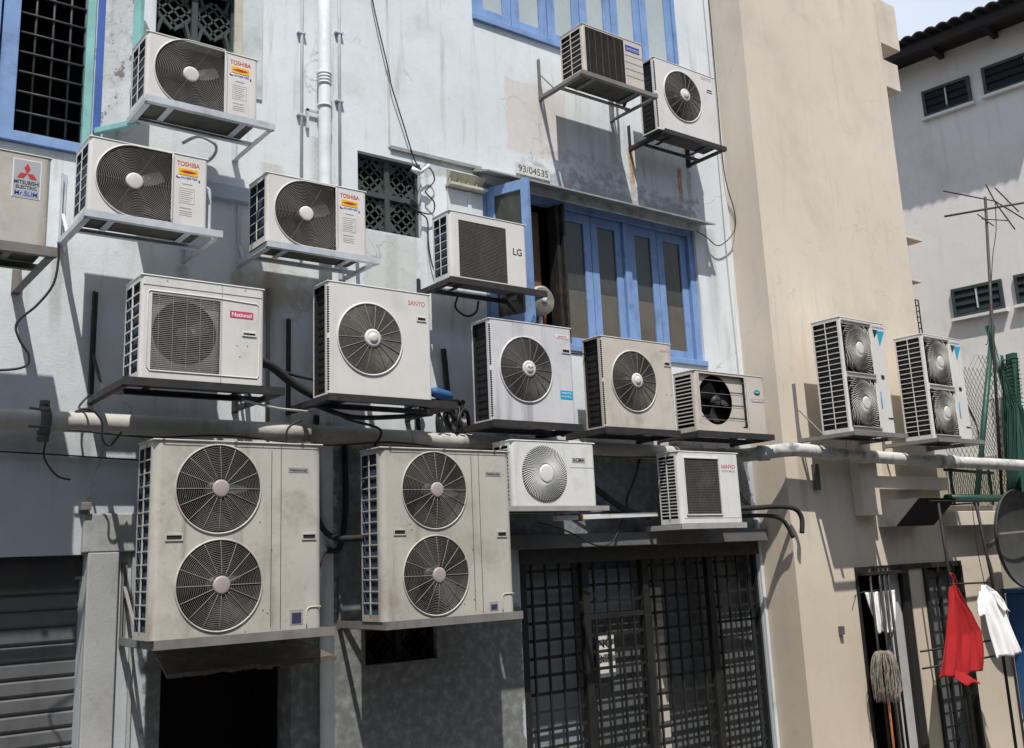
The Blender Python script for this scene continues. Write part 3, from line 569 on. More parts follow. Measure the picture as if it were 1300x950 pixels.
def acm(root, O, Yf):
    badge(root, O, 5.325, 5.462, 3.345, 3.385, Yf, 'ink_silver'); text(root, 'ACMA', 5.332, 5.455, 3.350, 3.380, Yf-.002, 'ink_black', O, .04, name='brand_lettering')
    groove(root, O, [(5.30, 3.305, 5.55, 3.305)], Yf, w=.002)
ac_unit('small white air conditioner with radial slotted fan cover, right of the second twin fan unit', 4.72, 5.575, 3.0, 3.51, -.60, .24,
    [dict(cx=5.04, cz=3.25, kind='circle', R=.225, guard='swirl', ns=72, Rx=.225, sr=.0030, nr=9, curve=.35, hub=.068, dome=.02, gm='white', hubm='white', depth=.08, blades=4)], 'white', 'slats', extras=acm, rc=.035)
def rcx(root, O, Yf):
    text(root, 'SANYO', 7.150, 7.335, 3.338, 3.372, Yf, 'ink_red', O, .02, name='brand_lettering'); text(root, 'ECONOMICAL', 7.155, 7.335, 3.304, 3.324, Yf, 'ink_grey', O, .01)
    fr = MB(); P = [(6.655, 2.925), (7.112, 2.925), (7.112, 3.425), (6.655, 3.425)]
    for k in range(4): a, c = P[k], P[(k+1) % 4]; fr.bar((a[0], Yf-.004, a[1]), (c[0], Yf-.004, c[1]), .010, .010)
    fr.build('grille_frame', 'white', root, O); groove(root, O, [(6.62, 2.895, 7.36, 2.895)], Yf, w=.002)
ac_unit('white boxy air conditioner with square brown mesh front and red lettering over the iron grille', 6.585, 7.39, 2.85, 3.485, -.55, .25,
    [dict(cx=6.884, cz=3.175, kind='rect', l=-.222, r=.222, b=-.245, t=.245, guard='wires', nw=34, wr=.0022, nv=26, vr=.0016, gm='mesh', hub=0, blades=3, Rb=.2, depth=.05)], 'white', 'slats', extras=rcx, rc=.03)

def twin(x1, z0, z1, xs, badge_r, slots, lab, port, body, rings):
    def fn(root, O, Yf):
        groove(root, O, [(xs[0], z0+.03, xs[0], z1-.05), (xs[1], z0+.01, xs[1], z1-.02)], Yf, m='under'); groove(root, O, [(x1-1.04, z1-.035, x1-.02, z1-.035)], Yf, m='under', w=.003)
        badge(root, O, *badge_r, Yf, 'ink_grey'); text(root, 'National', badge_r[0]+.012, badge_r[1]-.012, badge_r[2]+.007, badge_r[3]-.007, Yf-.002, 'ink_black', O, .03, name='brand_lettering')
        for s in slots: slot(root, O, *s, Yf, 'old')
        badge(root, O, *lab, Yf, 'ink_grey', 'rating_label'); badge(root, O, lab[0]+.012, lab[1]-.012, lab[2]+.008, lab[3]-.02, Yf-.0015, 'navy', 'rating_print')
        P = MB(); a, c, d, e = port; P.tube(smooth_path([(a, Yf-.002, d), (a, Yf-.002, e-.03), (a+.012, Yf-.002, e-.006), (a+.035, Yf-.002, e), (c, Yf-.002, e)], 3), .004, 6); P.build('port_cover', 'old', root, O)
        sc = MB(); rnd = random.Random(int(x1*100))
        for k in range(10): x = x1-1.05+rnd.random()*.72; z = z0+.05+rnd.random()*(z1-z0-.1); sc.lathe_y(x, z, [(.005, Yf), (.005, Yf-.001)], 8)
        sc.build('screws', 'under', root, O)
        d = MB()
        for k in range(3): xx = x1-1.05+k*.45; d.box(xx, Yf-.008, z1-.014, xx+.018, Yf, z1-.002)
        d.build('lid_screws', 'under', root, O)
    return fn
def big_fan(cx, cz, R_): return dict(cx=cx, cz=cz, kind='circle', R=R_, guard='rings', nr=21, Rx=R_, ns=16, wr=.0011, sr=.0020, dome=.03, hub=.050, hubm='hubg', rim=.006, gm='guardn', depth=.16, blades=3, a0=random.random()*2, sa=0)
ac_unit('huge grimy cream air conditioner with two stacked round fans, leftmost, over the dark opening', 1.969, 3.064, 2.238, 3.401, -0.72, .28, [big_fan(2.386, 2.53, 0.268), big_fan(2.372, 3.104, 0.268)], 'old', 'grid',
    extras=twin(3.064, 2.238, 3.401, (2.714, 2.778), (2.828, 2.968, 3.213, 3.245), [(2.056, 2.147, 2.805, 2.83), (2.929, 3.013, 2.793, 2.818)], (2.842, 2.929, 2.267, 2.359), (2.955, 3.055, 2.248, 2.368), 'old', 1), rc=.045, lidlap=.008)
ac_unit('huge grimy cream air conditioner with two stacked fans, nearest the iron grille', 3.538, 4.654, 2.235, 3.409, -0.66, .28, [big_fan(3.976, 2.522, 0.271), big_fan(3.978, 3.112, 0.271)], 'old', 'grid',
    extras=twin(4.654, 2.235, 3.409, (4.298, 4.364), (4.425, 4.563, 3.219, 3.251), [(3.64, 3.723, 2.81, 2.836), (4.517, 4.592, 2.78, 2.807)], (4.42, 4.498, 2.254, 2.317), (4.537, 4.644, 2.244, 2.366), 'old', 1), rc=.045, lidlap=.008)

def pan(root, O, Yf):
    badge(root, O, 6.258, 6.438, 7.212, 7.272, Yf, 'ink_blue'); badge(root, O, 6.268, 6.428, 7.222, 7.248, Yf-.001, 'ink_silver', 'badge_plate'); text(root, 'Panasonic', 6.272, 6.424, 7.226, 7.244, Yf-.003, 'ink_blue', O, .03, name='brand_lettering')
    groove(root, O, [(6.245, z, 6.475, z) for z in (7.17, 7.10, 7.03, 6.96)], Yf, w=.004)
ac_unit('small grey air conditioner with brown mesh front and blue badge under upper blue window', 5.725, 6.49, 6.845, 7.335, -.60, .31,
    [dict(cx=5.998, cz=7.088, kind='rect', l=-.238, r=.238, b=-.225, t=.222, guard='wires', nw=44, wr=.0028, nv=6, vr=.0016, gm='mesh', hub=0, blades=3, Rb=.2, depth=.05)], 'beige', 'finegrid', extras=pan, rc=.02)
def sT(root, O, Yf):
    text(root, 'SANYO', 7.425, 7.575, 7.285, 7.318, Yf, 'ink_grey', O, .02, name='brand_lettering'); slot(root, O, 7.50, 7.568, 7.172, 7.188, Yf, 'creamc')
ac_unit('large off-white air conditioner with one fan at top right, rust running below its bracket', 6.755, 7.625, 6.59, 7.35, -.48, .22, sanyo_fan(7.133, 7.018, .262, gm='guardd'), 'creamc', 'corner', extras=sT)

def daik(x, z1):
    def fn(root, O, Yf):
        t = MB(); t.mat(0).add([(x+.10, Yf-.002, z1-.085), (x+.235, Yf-.002, z1-.085), (x+.13, Yf-.002, z1-.25)], [(0, 1, 2)])
        t.mat(1).add([(x+.03, Yf-.0015, z1-.08), (x+.13, Yf-.0015, z1-.08), (x+.05, Yf-.0015, z1-.17)], [(0, 1, 2)])
        t.build('emblem', ['ink_sky', 'ink_black'], root, O)
        text(root, 'DAIKIN', x+.03, x+.225, z1-.066, z1-.042, Yf, 'ink_blue', O, .03, name='brand_lettering')
        mb = MB(); mb.box(x+.09, Yf-.006, z1-.585, x+.14, Yf, z1-.55); mb.build('latch', 'ink_black', root, O)
        mb = MB(); mb.box(x+.13, Yf-.006, z1-.99, x+.22, Yf, z1-.982); mb.build('drain_slot', 'ink_black', root, O)
        text(root, 'INVERTER', x+.035, x+.06, z1-.90, z1-.72, Yf, 'ink_sky', O, 0)
        fr = MB()
        for zz in (z1-.56, z1-.60, z1-1.095, z1-.035):
            fr.bar((x-.49, Yf-.008, zz), (x-.005, Yf-.008, zz), .012, .012)
        fr.build('guard_frame', 'guard', root, O)
    return fn
def daik_fans(x0, z0): 
    return [dict(cx=x0+.255, cz=z0+.29, kind='rect', l=-.238, r=.238, b=-.245, t=.245, R=.33, Rx=.34, guard='swirl', ns=44, sr=.0027, curve=1.25, nr=5, hub=.060, dome=.03, gm='guardl', hubm='hub', depth=.14, blades=4, Rb=.22),
            dict(cx=x0+.255, cz=z0+.84, kind='rect', l=-.238, r=.238, b=-.245, t=.245, R=.33, Rx=.34, guard='swirl', ns=44, sr=.0027, curve=1.25, nr=5, hub=.060, dome=.03, gm='guardl', hubm='hub', depth=.14, blades=4, Rb=.22)]
ac_unit('tall cream twin fan air conditioner with blue triangle, left of two alike', 8.55, 9.305, 3.675, 4.825, -1.0, .33, daik_fans(8.55, 3.675), 'creamc', 'finegrid', extras=daik(9.07, 4.825))
ac_unit('tall cream twin fan air conditioner with blue triangle, next to the chain-link fence', 10.005, 10.78, 3.665, 4.80, -1.0, .33, daik_fans(10.015, 3.66), 'creamc', 'finegrid', extras=daik(10.535, 4.80))
ac_unit('white air conditioner behind the green poles, cut off by the right edge', 13.2, 14.05, 3.63, 4.43, -.30, .30,
    [dict(cx=13.56, cz=4.02, kind='circle', R=.26, guard='rings', nr=16, hub=.05, rim=.006, gm='guardd')], 'white', 'plain')

# ------------------------------------------------------------------ brackets
def bracket(label, XL, XR, Yfr, Z, m, post=0.5, armL=None, armR=None, wallY=0.0, lip=0.035, brace=0.28, plate=False, zl=None, w=0.035, yb=None):
    O = ((XL+XR)/2, wallY, Z)
    root = thing('wall_bracket', label, 'wall bracket', O, 'steel brackets under the air conditioners')
    armL = XL+.01 if armL is None else armL; armR = XR-.01 if armR is None else armR
    t = .005; yb = min(wallY-.05, Yfr+.36) if yb is None else yb
    b = MB(); b.box(XL, Yfr, Z-lip, XR, Yfr+t, Z+.004); b.box(XL, Yfr+t, Z-lip, XR, Yfr+.04, Z-lip+t); b.build('front_bar', m, root, O)
    b = MB(); b.box(XL+.02, yb-.035, Z-lip, XR-.02, yb, Z-lip+t); b.box(XL+.02, yb-.005, Z-lip+t, XR-.02, yb, Z-.004); b.build('back_bar', m, root, O)
    for x in (armL, armR):
        b = MB(); s = 1 if x == armL else -1
        b.box(x-.002*s, Yfr+.006, Z-lip, x+t*s, wallY-.001, Z-.002); b.box(x+t*s, Yfr+.041, Z-lip, x+w*s, wallY-.001, Z-lip-t); b.build('arm', m, root, O)
        b = MB(); b.box(x-.001, wallY-.038, Z-lip-.01, x+t*s*1.3, wallY-.001, Z+post); b.box(x+t*s*1.4, wallY-.008, Z-lip-.01, x+w*s, wallY-.001, Z+post); b.build('wall_post', m, root, O)
        if brace:
            b = MB(); b.bar((x+.012*s, wallY-.04, Z+min(post, brace)*.9), (x+.012*s, wallY-brace, Z-.01), .02, .008); b.build('brace', m, root, O)
    b = MB()
    for q in (.22, .78):
        x = XL+(XR-XL)*q; b = MB(); b.box(x-.02, Yfr+.045, Z-.014, x+.02, yb-.04, Z-.008); b.build('cross_bar', m, root, O)
    return root
bracket('bright galvanised bracket under the unit beside the open teal shutter', 1.86, 2.745, -.665, 5.608, 'galv', .1, brace=.0, lip=.04)
bracket('bright galvanised bracket under the spiral-grille unit nearest the emblem unit', 1.525, 2.385, -.67, 4.773, 'galv', .45, brace=.18, lip=.04)
bracket('bright galvanised bracket under the spiral-grille unit below the wall conduits', 2.735, 3.615, -.57, 4.798, 'galv', .42, brace=.12, lip=.04)
bracket('thick dirty steel bracket under the unit cut off by the left edge', .30, 1.335, -.90, 4.432, 'steelg', .1, brace=0, lip=.05, w=.05)
bracket('black bracket under the small unit with two letters', 4.27, 5.245, -.50, 4.773, 'steelk', .1, brace=0, lip=.045)
bracket('black bracket under the unit with the pink red badge', 1.755, 2.775, -.78, 3.748, 'steelk', .70, brace=.3, lip=.045)
bracket('black bracket under the large unit with the pale domed fan', 3.13, 4.185, -.68, 3.753, 'steelk', .66, brace=0, lip=.045)
bracket('black rusty bracket under the silvery unit with the leaf emblem', 4.57, 5.49, -.58, 3.658, 'steelk', .2, brace=0, lip=.05)
bracket('black rusty bracket under the beige brown unit below the blue window', 5.775, 6.68, -.53, 3.663, 'steelk', .1, brace=0, lip=.05)
bracket('black bracket under the worn open-fronted unit', 6.90, 7.98, -.53, 3.678, 'steelk', .1, brace=0, lip=.05)
bracket('grey steel bracket under the small white radial-slot unit', 4.66, 5.68, -.62, 2.998, 'steelm', .15, brace=0, lip=.035)
bracket('grey bracket under the white boxy unit by the iron grille', 6.56, 7.41, -.57, 2.848, 'steelm', .1, brace=0, lip=.045)
bracket('grey steel bracket under the leftmost huge twin fan unit', 1.99, 3.135, -.76, 2.236, 'steelg', .46, armL=2.02, brace=.34, lip=.05)
bracket('grey steel bracket under the second huge twin fan unit', 3.535, 4.69, -.70, 2.234, 'steelg', .3, brace=0, lip=.05)
bracket('grey bracket with tall wall post under the high unit with blue badge', 5.665, 6.62, -.63, 6.842, 'steelg', .37, brace=.22, lip=.035)
bracket('black bracket at top right dripping rust on the wall', 6.80, 7.68, -.52, 6.588, 'steelk', .22, brace=0, lip=.04)
bracket('grey bracket on the cream wall under the left tall unit', 8.475, 9.385, -1.08, 3.673, 'steelg', .56, wallY=-.411, brace=.32, lip=.04)
bracket('grey bracket on the cream wall under the right tall unit by the fence', 9.94, 10.86, -1.08, 3.663, 'steelg', .2, wallY=-.411, brace=0, lip=.04)
bracket('grey bracket under the unit cut off by the right edge', 13.15, 14.1, -.33, 3.628, 'steelg', .1, wallY=.2, brace=0, lip=.04)

# ------------------------------------------------------------------ the setting
g = MB(); g.add([(-400, -400, 0), (400, -400, 0), (400, 400, 0), (-400, 400, 0)], [(0, 1, 2, 3)]); tag(g.build('ground', 'asphalt'), kind='structure')
g = MB(); g.box(-12, -1.4, 0.0, 15.3, 3, 0.12); tag(g.build('pavement', 'concrete'), kind='structure')

ob = thing('opposite_row', 'plain rear wall of the shophouse row across the alley, behind the photographer', 'building', (0, -12, 0))
b = MB(); b.box(-30, -20, 0, 40, -12, 8.5); b.build('wall', 'beamc', ob, (0, -12, 0))
b = MB()
for k in range(14):
    for z in (1.0, 4.5): b.box(-20+k*3.4, -12.001, z, -18.6+k*3.4, -11.96, z+1.5)
b.build('window', 'dglass', ob, (0, -12, 0))
def wall_mesh(mb, x0, x1, z0, z1, ops, y=0.0, depth=0.22):
    xs = sorted(set([x0, x1]+[o[0] for o in ops]+[o[1] for o in ops])); zs = sorted(set([z0, z1]+[o[2] for o in ops]+[o[3] for o in ops]))
    for i in range(len(xs)-1):
        for j in range(len(zs)-1):
            cx, cz = (xs[i]+xs[i+1])/2, (zs[j]+zs[j+1])/2
            if any(o[0] < cx < o[1] and o[2] < cz < o[3] for o in ops): continue
            mb.quad((xs[i], y, zs[j]), (xs[i+1], y, zs[j]), (xs[i+1], y, zs[j+1]), (xs[i], y, zs[j+1]))
    for (a, b, c, d) in ops:
        mb.quad((a, y, c), (a, y+depth, c), (a, y+depth, d), (a, y, d)); mb.quad((b, y, c), (b, y, d), (b, y+depth, d), (b, y+depth, c))
        mb.quad((a, y, d), (a, y+depth, d), (b, y+depth, d), (b, y, d)); mb.quad((a, y, c), (b, y, c), (b, y+depth, c), (a, y+depth, c))

ww = thing('shophouse', 'pale blue-white rear wall of the shophouse carrying most of the units', 'building', (0, 0, 0))
OPS = [(4.94, 7.66, 7.41, 9.2), (4.98, 7.68, 4.42, 5.86), (3.75, 4.345, 5.23, 5.88), (2.115, 2.72, 6.43, 6.98), (0.30, 1.70, 5.38, 7.0), (3.77, 4.39, 1.90, 2.16),
       (2.29, 3.19, 0.12, 2.10), (-0.6, 1.80, 0.12, 2.75), (5.21, 8.20, 0.12, 2.66)]
w = MB(); wall_mesh(w, -9, 8.4, 0, 10.6, OPS)
w.quad((-9, 0, 10.6), (8.4, 0, 10.6), (8.4, 9, 10.6), (-9, 9, 10.6)); w.quad((-9, 0, 0), (-9, 9, 0), (-9, 9, 10.6), (-9, 0, 10.6)); w.quad((-9, 9, 0), (8.4, 9, 0), (8.4, 9, 10.6), (-9, 9, 10.6))
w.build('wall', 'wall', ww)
rm = MB()
for (a, b, c, d) in OPS:
    a, b, c, d = a-.3, b+.3, c-.1, d+.2; y0, y1 = .225, 1.4
    rm.quad((a, y1, c), (b, y1, c), (b, y1, d), (a, y1, d)); rm.quad((a, y0, c), (a, y1, c), (a, y1, d), (a, y0, d)); rm.quad((b, y0, c), (b, y0, d), (b, y1, d), (b, y1, c))
    rm.quad((a, y0, d), (a, y1, d), (b, y1, d), (b, y0, d)); rm.quad((a, y0, c), (b, y0, c), (b, y1, c), (a, y1, c))
rm.build('room', 'void', ww)
# mouldings and ledges
b = MB(); b.box(2.40, -.06, 5.245, 2.86, .001, 5.355); b.build('ledge', 'ledge', ww, bevel=.006)
b = MB(); b.box(4.05, -.022, 5.955, 4.97, .001, 5.985); b.build('string_course', 'canopy', ww)
b = MB(); b.box(4.035, -.010, 5.97, 4.055, .001, 10.2); b.build('wall_seam', 'trim', ww)
b = MB(); b.box(1.765, -.05, 2.76, 2.10, .001, 3.0); b.box(1.80, -.05, 0.12, 1.99, .001, 2.76); b.build('pillar', 'pillar', ww, bevel=.008)
b = MB(); b.box(2.08, -.03, 0.12, 2.10, .001, 2.75); b.build('pillar_edge', 'pillar', ww)
b = MB(); b.box(2.715, -.012, 6.1, 2.93, .001, 10.2); b.build('pilaster', 'trim', ww, bevel=.003)
b = MB(); b.box(5.0, -.14, 2.685, 8.22, .001, 2.80); b.build('beam', 'beamc', ww, bevel=.006)
# vent blocks
def vent(x0, x1, z0, z1, nx, nz, y=.05):
    f = MB(); w_ = (x1-x0)/nx; h = (z1-z0)/nz; t = .022
    for i in range(nx):
        for j in range(nz):
            a, c = x0+i*w_, z0+j*h; cx, cz = a+w_/2, c+h/2
            for (p, q, r, s) in ((a, c, a+w_, c+t), (a, c+h-t, a+w_, c+h), (a, c+t, a+t, c+h-t), (a+w_-t, c+t, a+w_, c+h-t)): f.box(p, y, q, r, y+.07, s)
            th = .019
            n = 3; s_ = min(w_, h)*.19
            for u in range(-2, 3):        # diagonal lattice of little square cells
                pass
            for k in (-1.5, -.5, .5, 1.5):
                o = k*s_*1.15; L = s_*1.75
                d1 = Vector((1, 0, 1)).normalized(); d2 = Vector((1, 0, -1)).normalized(); cc = Vector((cx, y+.035, cz))
                f.bar(cc+d2*o-d1*L, cc+d2*o+d1*L, th, .05); f.bar(cc+d1*o-d2*L, cc+d1*o+d2*L, th, .05)
            for sx in (-1, 1):
                for sz in (-1, 1):
                    f.bar((cx+sx*s_*1.5, y+.035, cz+sz*s_*1.5), (cx+sx*(w_/2-t*.5), y+.035, cz+sz*(h/2-t*.5)), th*1.2, .05)
            f.tube([(cx+s_*2.3*math.cos(t_)*1.0, y+.035, cz+s_*2.3*math.sin(t_)) for t_ in [2*math.pi*k/24 for k in range(24)]], .010, 6, closed=True)
    return f
vent(3.75, 4.345, 5.23, 5.88, 2, 2).build('vent_block', 'block', ww)
vent(2.115, 2.72, 6.40, 6.98, 2, 1).build('vent_block', 'block', ww)
vent(3.77, 4.39, 1.90, 2.16, 2, 1).build('vent_block', 'dark', ww)
b = MB(); b.box(2.70, -.02, 6.42, 2.76, .001, 7.05); b.box(2.10, -.03, 6.965, 2.76, .002, 7.03); b.build('vent_frame', 'louvre', ww)
# cream louvre hoods left of the lower blue window
b = MB()
for k in range(4):
    a = 4.605+k*.092
    b.add([(a, 0, 5.90), (a+.088, 0, 5.90), (a+.088, -.075, 5.86), (a, -.075, 5.86), (a, 0, 5.76), (a+.088, 0, 5.76)], [(0, 1, 2, 3), (0, 3, 4), (1, 5, 2), (3, 2, 5, 4)])
    b.box(a+.004, -.045, 5.765, a+.012, 0, 5.85)
b.box(4.59, -.09, 5.735, 4.975, 0, 5.757); b.build('vent_hood', 'louvre', ww)
b = MB(); b.box(4.60, -.02, 5.45, 4.80, 0, 5.72); b.box(4.84, -.02, 5.45, 4.96, 0, 5.72); b.box(4.80, -.03, 5.45, 4.84, 0, 5.72); b.build('blind_panel', 'trim', ww)
# canopy over lower window
b = MB(); b.add([(4.88, 0, 5.955), (7.78, 0, 5.955), (7.76, -.22, 5.88), (4.90, -.22, 5.88), (4.88, 0, 5.93), (7.78, 0, 5.93), (7.76, -.22, 5.865), (4.90, -.22, 5.865)],
    [(0, 1, 2, 3), (7, 6, 5, 4), (3, 2, 6, 7), (0, 3, 7, 4), (1, 5, 6, 2)]); b.build('canopy', 'canopy', ww)

def leaf(parent, x0, x1, z0, z1, y, m, pane, st=.085, rails=(), half=None, rot=None):
    f = MB(); f.box(x0, y, z0, x0+st, y+.04, z1); f.box(x1-st, y, z0, x1, y+.04, z1); f.box(x0+st, y+.001, z0, x1-st, y+.039, z0+st*1.1); f.box(x0+st, y+.001, z1-st*1.1, x1-st, y+.039, z1)
    p = MB()
    if half:
        zz = z0+(z1-z0)*half; p.mat(1).box(x0+st, y+.018, z0+st, x1-st, y+.022, zz); p.mat(0).box(x0+st, y+.018, zz+.012, x1-st, y+.022, z1-st); f.box(x0+st, y+.012, zz, x1-st, y+.024, zz+.012) if False else None
        p.mat(0).box(x0+st, y+.019, zz, x1-st, y+.021, zz+.012)
    else: p.box(x0+st, y+.018, z0+st, x1-st, y+.022, z1-st)
    fo = f.build('sash', m, parent, bevel=.003); po = p.build('pane', pane, parent)
    return fo, po
# upper blue window
wt = MB(); wt.box(4.94, -.03, 7.41, 7.70, .06, 7.47); wt.box(4.94, .0, 7.47, 4.985, .06, 9.2); wt.box(7.615, .0, 7.47, 7.66, .06, 9.2)
wt = wt.build('window', 'blue', ww, bevel=.004)
for (a, c) in ((4.988, 5.405), (5.412, 5.845), (5.855, 6.27), (6.28, 6.70), (6.71, 7.13), (7.14, 7.612)): leaf(wt, a, c, 7.472, 9.19, .02, 'blue', 'frost', .095)
# lower blue window
wb = MB(); wb.box(4.98, -.02, 4.42, 7.70, .12, 4.475); wb.box(7.60, .03, 4.475, 7.68, .12, 5.86); wb.box(4.98, .0, 4.475, 5.03, .12, 5.86); wb.box(5.03, .03, 5.795, 7.60, .12, 5.86); wb.box(6.695, .04, 4.475, 6.78, .12, 5.795)
wb = wb.build('window', 'blue', ww, bevel=.004)
for (a, c) in ((5.885, 6.285), (6.292, 6.690), (6.785, 7.175), (7.182, 7.595)): leaf(wb, a, c, 4.478, 5.79, .07, 'blue', ['smoke', 'curt'], .085, half=.42)
# open blue sash, hinged at left, swung outwards
f1 = MB(); L = .42
f1.box(0, -.02, 4.50-4.5, .075, .02, 1.27); f1.box(L-.075, -.02, 0, L, .02, 1.27); f1.box(.075, -.019, 0, L-.075, .019, .09); f1.box(.075, -.019, 1.18, L-.075, .019, 1.27)
so1 = f1.build('open_sash', 'blue', ww, bevel=.003); so1.location = (5.035, 0.0, 4.53); so1.rotation_euler = (0, 0, math.atan2(-.40, .155))
p1 = MB(); p1.box(.075, -.003, .09, L-.075, .003, 1.18); po = p1.build('pane', 'smoke', so1)
# dark folded sash
b = MB(); b.box(5.845, -.05, 4.48, 5.872, .12, 5.80); b.box(5.80, -.01, 4.48, 5.835, .12, 5.79); b.build('folded_sash', 'blackwood', ww)
b = MB(); b.box(5.36, .14, 4.44, 5.71, .215, 5.74); b.mat(1).box(5.34, .13, 4.82, 5.75, .218, 4.87); b.box(5.71, .132, 4.44, 5.74, .20, 4.82); b.build('cupboard', ['brown', 'orange'], ww)
# left window
lw = MB(); lw.box(0.30, -.03, 5.385, 1.66, .05, 5.455); lw.box(1.12, -.02, 5.456, 1.225, .05, 7.0); 
lw = lw.build('window', 'blue', ww, bevel=.004)
b = MB()
for x in (1.225, 1.33, 1.44, 1.55, 1.645): b.tube([(x, .03, 5.456), (x, .03, 7.0)], .008, 6)
for k in range(11): z = 5.47+k*.142; b.tube([(1.22, .018, z), (1.65, .018, z)], .008, 6)
b.build('window_bars', 'irong', lw)
b = MB(); b.box(1.645, -.02, 5.456, 1.70, .06, 7.0); b.build('teal_frame', 'teal', lw, bevel=.003)
b = MB(); b.box(0.60, -.06, 5.5, 1.10, -.02, 7.0); b.build('shutter', 'blue', lw)
b = MB(); b.box(1.715, -.015, 5.56, 1.765, .02, 7.2); b.build('blue_strip', 'blued', ww, bevel=.003)
b = MB(); b.box(0.12, -.012, 0, .20, .012, 0) ; 
s1 = MB(); L = .355
s1.box(.05, -.012, .02, L-.06, .012, 1.5); s_o = s1.build('open_shutter', 'peel', ww); s_o.location = (1.735, -.01, 5.55); s_o.rotation_euler = (0, 0, math.atan2(-.29, .185))
s2 = MB(); s2.box(L-.06, -.02, 0, L, .02, 1.5); s2.box(.0, -.018, 0, L-.06, .018, .04); s2.build('shutter_stile', 'teal', s_o, bevel=.003)
s3 = MB(); s3.box(L-.05, -.03, .14, L-.02, -.018, .22); s3.box(L-.045, -.03, .95, L-.015, -.018, 1.03); s3.build('hinge', 'steelk', s_o)
# roller shutter
rs = MB(); nsl = 26; z = .12
while z < 2.60:
    rs.add([(-.6, .14, z), (1.8, .14, z), (1.8, .125, z+.02), (-.6, .125, z+.02), (1.8, .125, z+.085), (-.6, .125, z+.085), (1.8, .145, z+.1), (-.6, .145, z+.1)], [(0, 1, 2, 3), (3, 2, 4, 5), (5, 4, 6, 7)]); z += .1
rs.build('roller_shutter', 'roller', ww)
b = MB(); b.box(-.6, .06, 2.60, 1.8, .2, 2.75); b.build('shutter_box', 'steelk', ww)
# dark opening under the leftmost huge unit with rotten plank canopy
b = MB(); b.add([(2.16, -.50, 2.00), (3.30, -.42, 2.02), (3.22, 0, 2.12), (2.24, 0, 2.12), (2.16, -.50, 2.02), (3.30, -.42, 2.035), (3.22, 0, 2.14), (2.24, 0, 2.14)], [(0, 1, 2, 3), (7, 6, 5, 4), (0, 4, 5, 1), (0, 3, 7, 4), (1, 5, 6, 2)]); b.build('plank_canopy', 'plank', ww)
b = MB(); rnd = random.Random(3)
for k in range(26):
    x = 2.16+k*.044; y = -.51+.07*(k/26); b.bar((x, y-.004, 2.012+rnd.random()*.01), (x+.04+rnd.random()*.07, y-.01-rnd.random()*.012, 2.006+rnd.random()*.022), .010, .014+rnd.random()*.014)
b.build('splintered_edge', 'plank', ww)
# door behind grille
dg = MB(); dg.mat(0).box(5.22, .16, .12, 5.92, .20, 2.60); dg.mat(1).box(5.93, .17, .12, 6.70, .20, 2.60); dg.box(6.72, .17, .12, 8.2, .20, 2.60)
dg.mat(0).box(6.0, .16, 2.12, 6.62, .169, 2.5); dg.mat(2).box(6.80, .12, .12, 6.94, .16, 2.30); pass  # tall pale strip: a patch of sunlight given as its own colour
dg.build('door', ['panel', 'paneld', 'curtain', 'brown'], ww)
b = MB(); b.box(5.21, -.02, 2.56, 8.20, .12, 2.684); b.build('door_header', 'steelk', ww)
gr = MB()
posts = [5.215, 5.90, 6.62, 7.48, 8.17]
for x in posts: gr.box(x, .02, .12, x+.075 if x < 8 else x+.03, .075, 2.56)
for a, c in zip(posts[:-1], posts[1:]):
    x = a+.15
    while x < c-.03: gr.box(x-.009, .034, .12, x+.009, .052, 2.56); x += .150
z = .25
while z < 2.6: gr.box(5.21, .0535, z, 8.19, .064, z+.026); z += .140
gr.box(5.98, .03, 2.075, 6.62, .08, 2.115)
gr.build('security_grille', 'iron', ww)
b = MB(); b.box(8.205, -.03, .12, 8.245, .001, 2.9); b.build('corner_strip', 'trim', ww)
sg = thing('notice_sign', 'white paper notice reading NO ENTRY behind the iron grille', 'sign', (6.21, .09, 1.86))
O_ = (6.21, .09, 1.86); b = MB(); b.box(6.08, .092, 1.58, 6.29, .098, 1.935); b.build('sheet', 'paper', sg, O_)
text(sg, 'NO', 6.10, 6.27, 1.825, 1.90, .092, 'ink_black', O_, .02); text(sg, 'ENTRY', 6.10, 6.27, 1.70, 1.77, .092, 'ink_black', O_, .02)
# number plate
npl = thing('number_plate', 'small white wall plate reading 93/04535 above the window canopy', 'sign', (5.555, -.012, 6.06)); O_ = (5.555, -.012, 6.06)
b = MB(); b.box(5.36, -.014, 6.01, 5.755, -.001, 6.125); b.build('plate', 'plate', npl, O_, bevel=.003)
text(npl, '93/04535', 5.385, 5.73, 6.035, 6.10, -.014, 'ink_black', O_, .0)

# ------------------------------------------------------------------ pipes and cables
def pipe(label, pts, r, m, name='drain_pipe', n=16, joints=(), cat='pipe', group=None, jm=None, jr=1.35, jl=.05):
    O = tuple(pts[0]); root = thing(name, label, cat, O, group)
    b = MB(); b.tube(pts, r, n); b.build('pipe_run', m, root, O)
    for (p, d) in joints:
        d = Vector(d).normalized(); p = Vector(p); j = MB(); j.tube([p-d*jl, p-d*jl*.95, p+d*jl*.95, p+d*jl], [r*1.02, r*jr, r*jr, r*1.02], n); j.build('joint', jm or m, root, O)
    return root
pts = [(-1.5, -.16, 3.553), (1.4, -.16, 3.556), (2.7, -.16, 3.554), (4.2, -.16, 3.54), (6.0, -.16, 3.52), (7.75, -.16, 3.513)]
dp = pipe('long grimy horizontal drain pipe running between the upper and lower units', smooth_path(pts, 8), .064, 'drain', joints=[((7.6, -.16, 3.514), (1, 0, 0)), ((5.2, -.16, 3.53), (1, 0, 0)), ((4.12, -.16, 3.54), (1, 0, 0))], jr=1.12)
b = MB(); O_ = (-1.5, -.16, 3.553)
